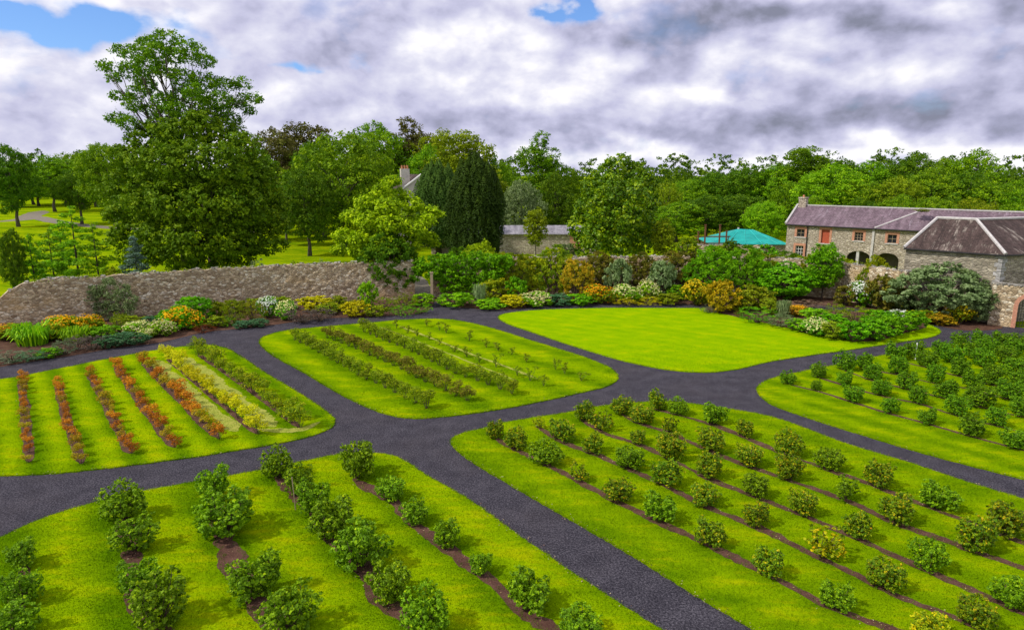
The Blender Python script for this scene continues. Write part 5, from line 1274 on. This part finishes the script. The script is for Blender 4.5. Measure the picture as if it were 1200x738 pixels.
Pn(1104,381,30,12,'shrub','redgreen','low_shrub','bronze low shrub, right one before the large grey-green shrub','shrub')

# ------------------------------------------------------------------ grass blades and litter
def inpoly(P, poly):
    x, y = P[:, 0], P[:, 1]; ins = np.zeros(len(P), bool); n = len(poly)
    for i in range(n):
        x0, y0 = poly[i]; x1, y1 = poly[(i+1) % n]
        if y0 == y1: continue
        c = ((y0 > y) != (y1 > y)) & (x < (x1-x0)*(y-y0)/(y1-y0)+x0); ins ^= c
    return ins
def near_strip(P, margin):
    bad = np.zeros(len(P), bool)
    for c, w in strips:
        cc = c[::3]; lo_ = cc.min(0)-1; hi_ = cc.max(0)+1
        idx = np.where((P[:, 0] > lo_[0]) & (P[:, 0] < hi_[0]) & (P[:, 1] > lo_[1]) & (P[:, 1] < hi_[1]))[0]
        if len(idx) == 0: continue
        Q = P[idx]; best = np.full(len(Q), 9.)
        for q in cc: best = np.minimum(best, (Q[:, 0]-q[0])**2+(Q[:, 1]-q[1])**2)
        bad[idx] |= best < (w/2*margin)**2
    return bad
rng = np.random.RandomState(11)
for k in ('L5', 'L6', 'L1', 'L2', 'L4', 'L3'):
    poly0 = lawn_poly[k]; poly = poly0[::2]; n0 = 300000 if k in ('L5', 'L6') else 120000
    lo_ = poly.min(0); hi_ = poly.max(0); lo_ = np.maximum(lo_, [-34, 13]); hi_ = np.minimum(hi_, [34, 50])
    Y = lo_[1]+(hi_[1]-lo_[1])*rng.rand(n0)**1.35; X = lo_[0]+(hi_[0]-lo_[0])*rng.rand(n0)
    ok = (np.abs(X) < Y*.80+1) & (rng.rand(n0) < np.clip((48-Y)/22, 0, 1)); P = np.stack([X, Y], 1)[ok]; P = P[inpoly(P, poly)]; P = P[~near_strip(P, .9)]
    n = len(poly0); r = rng.randint(0, n, n*14); t = rng.rand(len(r), 1); Pe = poly0[r]*(1-t)+poly0[(r+1) % n]*t+rng.normal(size=(len(r), 2))*.03
    P = np.concatenate([P, Pe[(Pe[:, 1] > 13) & (np.abs(Pe[:, 0]) < Pe[:, 1]*.85+1)]])
    n = len(P); dist = P[:, 1]; h = (.03+.0006*dist)*rng.uniform(.5, 1.4, n); a = rng.rand(n)*6.28; w = h*.22
    b3 = np.concatenate([P, np.full((n, 1), .04)], 1); sd = np.stack([np.cos(a)*w, np.sin(a)*w, np.zeros(n)], 1)
    tip = b3+np.stack([rng.normal(size=n)*h*.5, rng.normal(size=n)*h*.5, h], 1)
    o = link('lawn_grass', tris('lawn_grass', np.stack([b3-sd, b3+sd, tip], 1), rng.rand(n)), grassmat('blades_'+k, blades=True, **LKW[k])); tagit(o, 'short mown grass blades of the %s' % {'L5': 'lower right lawn', 'L6': 'lower left lawn', 'L1': 'left lawn', 'L2': 'centre lawn', 'L4': 'right-hand lawn', 'L3': 'open lawn without rows'}[k], 'grass', None, 'stuff')
# leaf litter on soil strips and path edges
Lp = []
for c, w in strips:
    m = int(len(c)*1.6); r = rng.randint(0, len(c), m); Lp.append(c[r]+rng.normal(size=(m, 2))*w*.33)
for k, poly in lawn_poly.items():
    r = rng.randint(0, len(poly), len(poly)*2); Lp.append(poly[r]+rng.normal(size=(len(r), 2))*.10)
Lp = np.concatenate(Lp); P3 = np.concatenate([Lp, np.full((len(Lp), 1), .068)], 1)
V = leaf_quads(P3, unit(rng.normal(size=P3.shape)*.35+[0, 0, 1]), .042, .7, rng)
o = link('leaf_litter', quads('leaf_litter', V, rng.rand(len(V))), leafmat('litter', [(0, (.10,.05,.03)), (.5, (.28,.15,.08)), (.8, (.45,.36,.16)), (1, (.55,.48,.30))], trans=.1, vary=0, gain=(1,1,1))); tagit(o, 'scattered fallen leaves on the soil strips', 'leaves', None, 'stuff')
# weeds on wall tops
Wt = []
for x0, y0, x1, y1, hh in ((40,383,480,350,3.6), (520,348,1040,362,3.6)):
    for _ in range(60):
        t = rng.rand(); g = G(x0+(x1-x0)*t, np.interp(x0+(x1-x0)*t, [p[0] for p in WB], [p[1] for p in WB])); c = np.array([g[0], g[1], hh+.02])
        k = rng.randint(15, 60); Wt.append(c+rng.normal(size=(k, 3))*np.array([.22, .16, .09]))
Wt = np.concatenate(Wt); V = leaf_quads(Wt, unit(rng.normal(size=Wt.shape)+[0, 0, .5]), .13, .45, rng)
o = link('wall_top_weeds', quads('wall_weeds', V, rng.rand(len(V))), L['olive']); tagit(o, 'weeds and grasses growing on the wall tops', 'weeds', None, 'stuff')

# ------------------------------------------------------------------ light and sky
SUN_DIR = Vector((1.0, .38, -1.1)).normalized()     # direction the sunlight travels
sd_ = bpy.data.lights.new('sun', 'SUN'); sd_.energy = 3.4; sd_.angle = R(2.5); sd_.color = (1, .95, .86)
so = bpy.data.objects.new('sun', sd_); C.objects.link(so); so.rotation_euler = SUN_DIR.to_track_quat('-Z', 'Y').to_euler()
elev = math.asin(-SUN_DIR.z); az = math.atan2(-SUN_DIR.x, -SUN_DIR.y)
wd = bpy.data.worlds.new('World'); sc.world = wd; wd.use_nodes = True; nt = wd.node_tree; nt.nodes.clear()
tc = N(nt, 'ShaderNodeTexCoord'); sky = N(nt, 'ShaderNodeTexSky', sky_type='NISHITA'); sky.sun_disc = False
sky.sun_elevation = elev; sky.sun_rotation = az; sky.air_density = 1.0; sky.dust_density = .3; sky.ozone_density = 2.5; sky.altitude = 50
sep = N(nt, 'ShaderNodeSeparateXYZ'); nt.links.new(tc.outputs['Generated'], sep.inputs[0])
X, Yv, Zv = sep.outputs
azm = math_(nt, 'ARCTAN2', X, Yv)                                    # azimuth from north, radians
hyp = math_(nt, 'SQRT', math_(nt, 'ADD', math_(nt, 'MULTIPLY', X, X), math_(nt, 'MULTIPLY', Yv, Yv)))
el = math_(nt, 'ARCTAN2', Zv, hyp)
den = math_(nt, 'ADD', math_(nt, 'MAXIMUM', Zv, 0.0), .16)
pl = N(nt, 'ShaderNodeCombineXYZ'); nt.links.new(math_(nt, 'DIVIDE', X, den), pl.inputs[0]); nt.links.new(math_(nt, 'DIVIDE', Yv, den), pl.inputs[1])
elw = math_(nt, 'MULTIPLY', el, 1.55)
ae = N(nt, 'ShaderNodeCombineXYZ'); nt.links.new(azm, ae.inputs[0]); nt.links.new(elw, ae.inputs[1])
def fields(off):
    a_ = N(nt, 'ShaderNodeVectorMath', operation='ADD'); nt.links.new(ae.outputs[0], a_.inputs[0]); a_.inputs[1].default_value = off
    return noise(nt, a_.outputs[0], 13, 6, .5, .2), noise(nt, a_.outputs[0], 4.6, 8, .5, .25)
b1, n1 = fields((0, 0, 0)); b2, n1b = fields((.018, -.030, 0))
n2_ = noise(nt, ae.outputs[0], 22, 5, .6, .1)
jn = N(nt, 'ShaderNodeTexNoise'); jn.inputs['Scale'].default_value = 9; jn.inputs['Detail'].default_value = 7; nt.links.new(ae.outputs[0], jn.inputs['Vector'])
js_ = N(nt, 'ShaderNodeSeparateColor'); nt.links.new(jn.outputs['Color'], js_.inputs[0])
azj = math_(nt, 'ADD', azm, math_(nt, 'MULTIPLY', math_(nt, 'SUBTRACT', js_.outputs[0], .5), .28)); elj = math_(nt, 'ADD', el, math_(nt, 'MULTIPLY', math_(nt, 'SUBTRACT', js_.outputs[1], .5), .11))
def blob(a0, e0, ra, re):      # soft patch in azimuth / elevation (degrees)
    u = math_(nt, 'DIVIDE', math_(nt, 'SUBTRACT', azj, R(a0)), R(ra)); v = math_(nt, 'DIVIDE', math_(nt, 'SUBTRACT', elj, R(e0)), R(re))
    d = math_(nt, 'ADD', math_(nt, 'MULTIPLY', u, u), math_(nt, 'MULTIPLY', v, v))
    return math_(nt, 'POWER', 2.718, math_(nt, 'MULTIPLY', d, -1.0))
def PXAE(px, py):
    d = PD(px, py, 100)-np.array([0, 0, HCAM]); return math.degrees(math.atan2(d[0], d[1])), math.degrees(math.atan2(d[2], math.hypot(d[0], d[1])))
def sumb(lst):
    r = None
    for px, py, ra, re, wt in lst:
        a0, e0 = PXAE(px, py); b_ = math_(nt, 'MULTIPLY', blob(a0, e0, ra, re), wt); r = b_ if r is None else math_(nt, 'ADD', r, b_)
    return r
holes = sumb([(80,20,5.5,1.1,.22),(180,32,4,.8,.14),(30,12,5,1.2,.16),(255,58,3,.7,.12),(392,82,2.2,.8,.26),(675,4,2.6,1.0,.34),(140,5,4,.9,.12),(345,74,2.4,.6,.14)])
cov = math_(nt, 'SUBTRACT', math_(nt, 'ADD', math_(nt, 'ADD', math_(nt, 'MULTIPLY', n1, .6), math_(nt, 'MULTIPLY', n2_, .12)), math_(nt, 'MULTIPLY', b1, .28)), holes)
cloud = ramp(nt, cov, [(.26, 0), (.35, .7), (.43, 1)])
darks = sumb([(900,150,26,1.5,.30),(700,150,12,1.2,.12),(1050,6,20,1.5,.42),(840,18,9,1.3,.38),(1120,130,12,3,.25),(420,60,8,2.2,.22),(1100,70,12,2.4,.10),(780,90,8,2,.12),(90,135,9,1.0,.10),(500,140,12,1.5,.18),(470,15,6,1.5,.12)])
lights = sumb([(540,45,6,2.4,.30),(130,105,7,1.6,.22),(60,75,5,1.4,.20),(700,110,9,2.0,.12),(850,115,2.5,1.0,.25),(950,185,34,1.0,.45),(650,180,12,1.0,.2),(600,110,8,2,.10),(1180,170,8,1.5,.15),(960,70,8,1.5,.12)])
shade = math_(nt, 'ADD', math_(nt, 'MULTIPLY', math_(nt, 'SUBTRACT', n1, n1b), 1.9), .70)
shade = math_(nt, 'ADD', shade, math_(nt, 'MULTIPLY', math_(nt, 'SUBTRACT', b1, b2), 1.15))
shade = math_(nt, 'ADD', shade, math_(nt, 'MULTIPLY', math_(nt, 'SUBTRACT', n1, .5), .35))
shade = math_(nt, 'ADD', shade, math_(nt, 'MULTIPLY', math_(nt, 'SUBTRACT', n2_, .5), .25))
shade = math_(nt, 'SUBTRACT', math_(nt, 'ADD', shade, lights), darks)
ccol = ramp(nt, shade, [(0.0, (1.9,2.0,2.7)), (.25, (3.1,3.15,4.4)), (.5, (4.5,4.5,6.0)), (.75, (5.8,5.8,6.9)), (1, (7.7,7.6,8.0))])
skyc = mixc(nt, 1.0, sky.outputs[0], (.70,.90,1.25), 'MULTIPLY')
col = mixc(nt, cloud, skyc, ccol)
bg = N(nt, 'ShaderNodeBackground'); bg.inputs['Strength'].default_value = .132; nt.links.new(col, bg.inputs[0])
wo = N(nt, 'ShaderNodeOutputWorld'); nt.links.new(bg.outputs[0], wo.inputs[0])

vs = sc.view_settings; vs.view_transform = 'Standard'; vs.look = 'None'; vs.gamma = 1; vs.exposure = 0.0; vs.use_curve_mapping = False
sc.render.engine = 'CYCLES'
sc.render.resolution_x = 1024; sc.render.resolution_y = 629
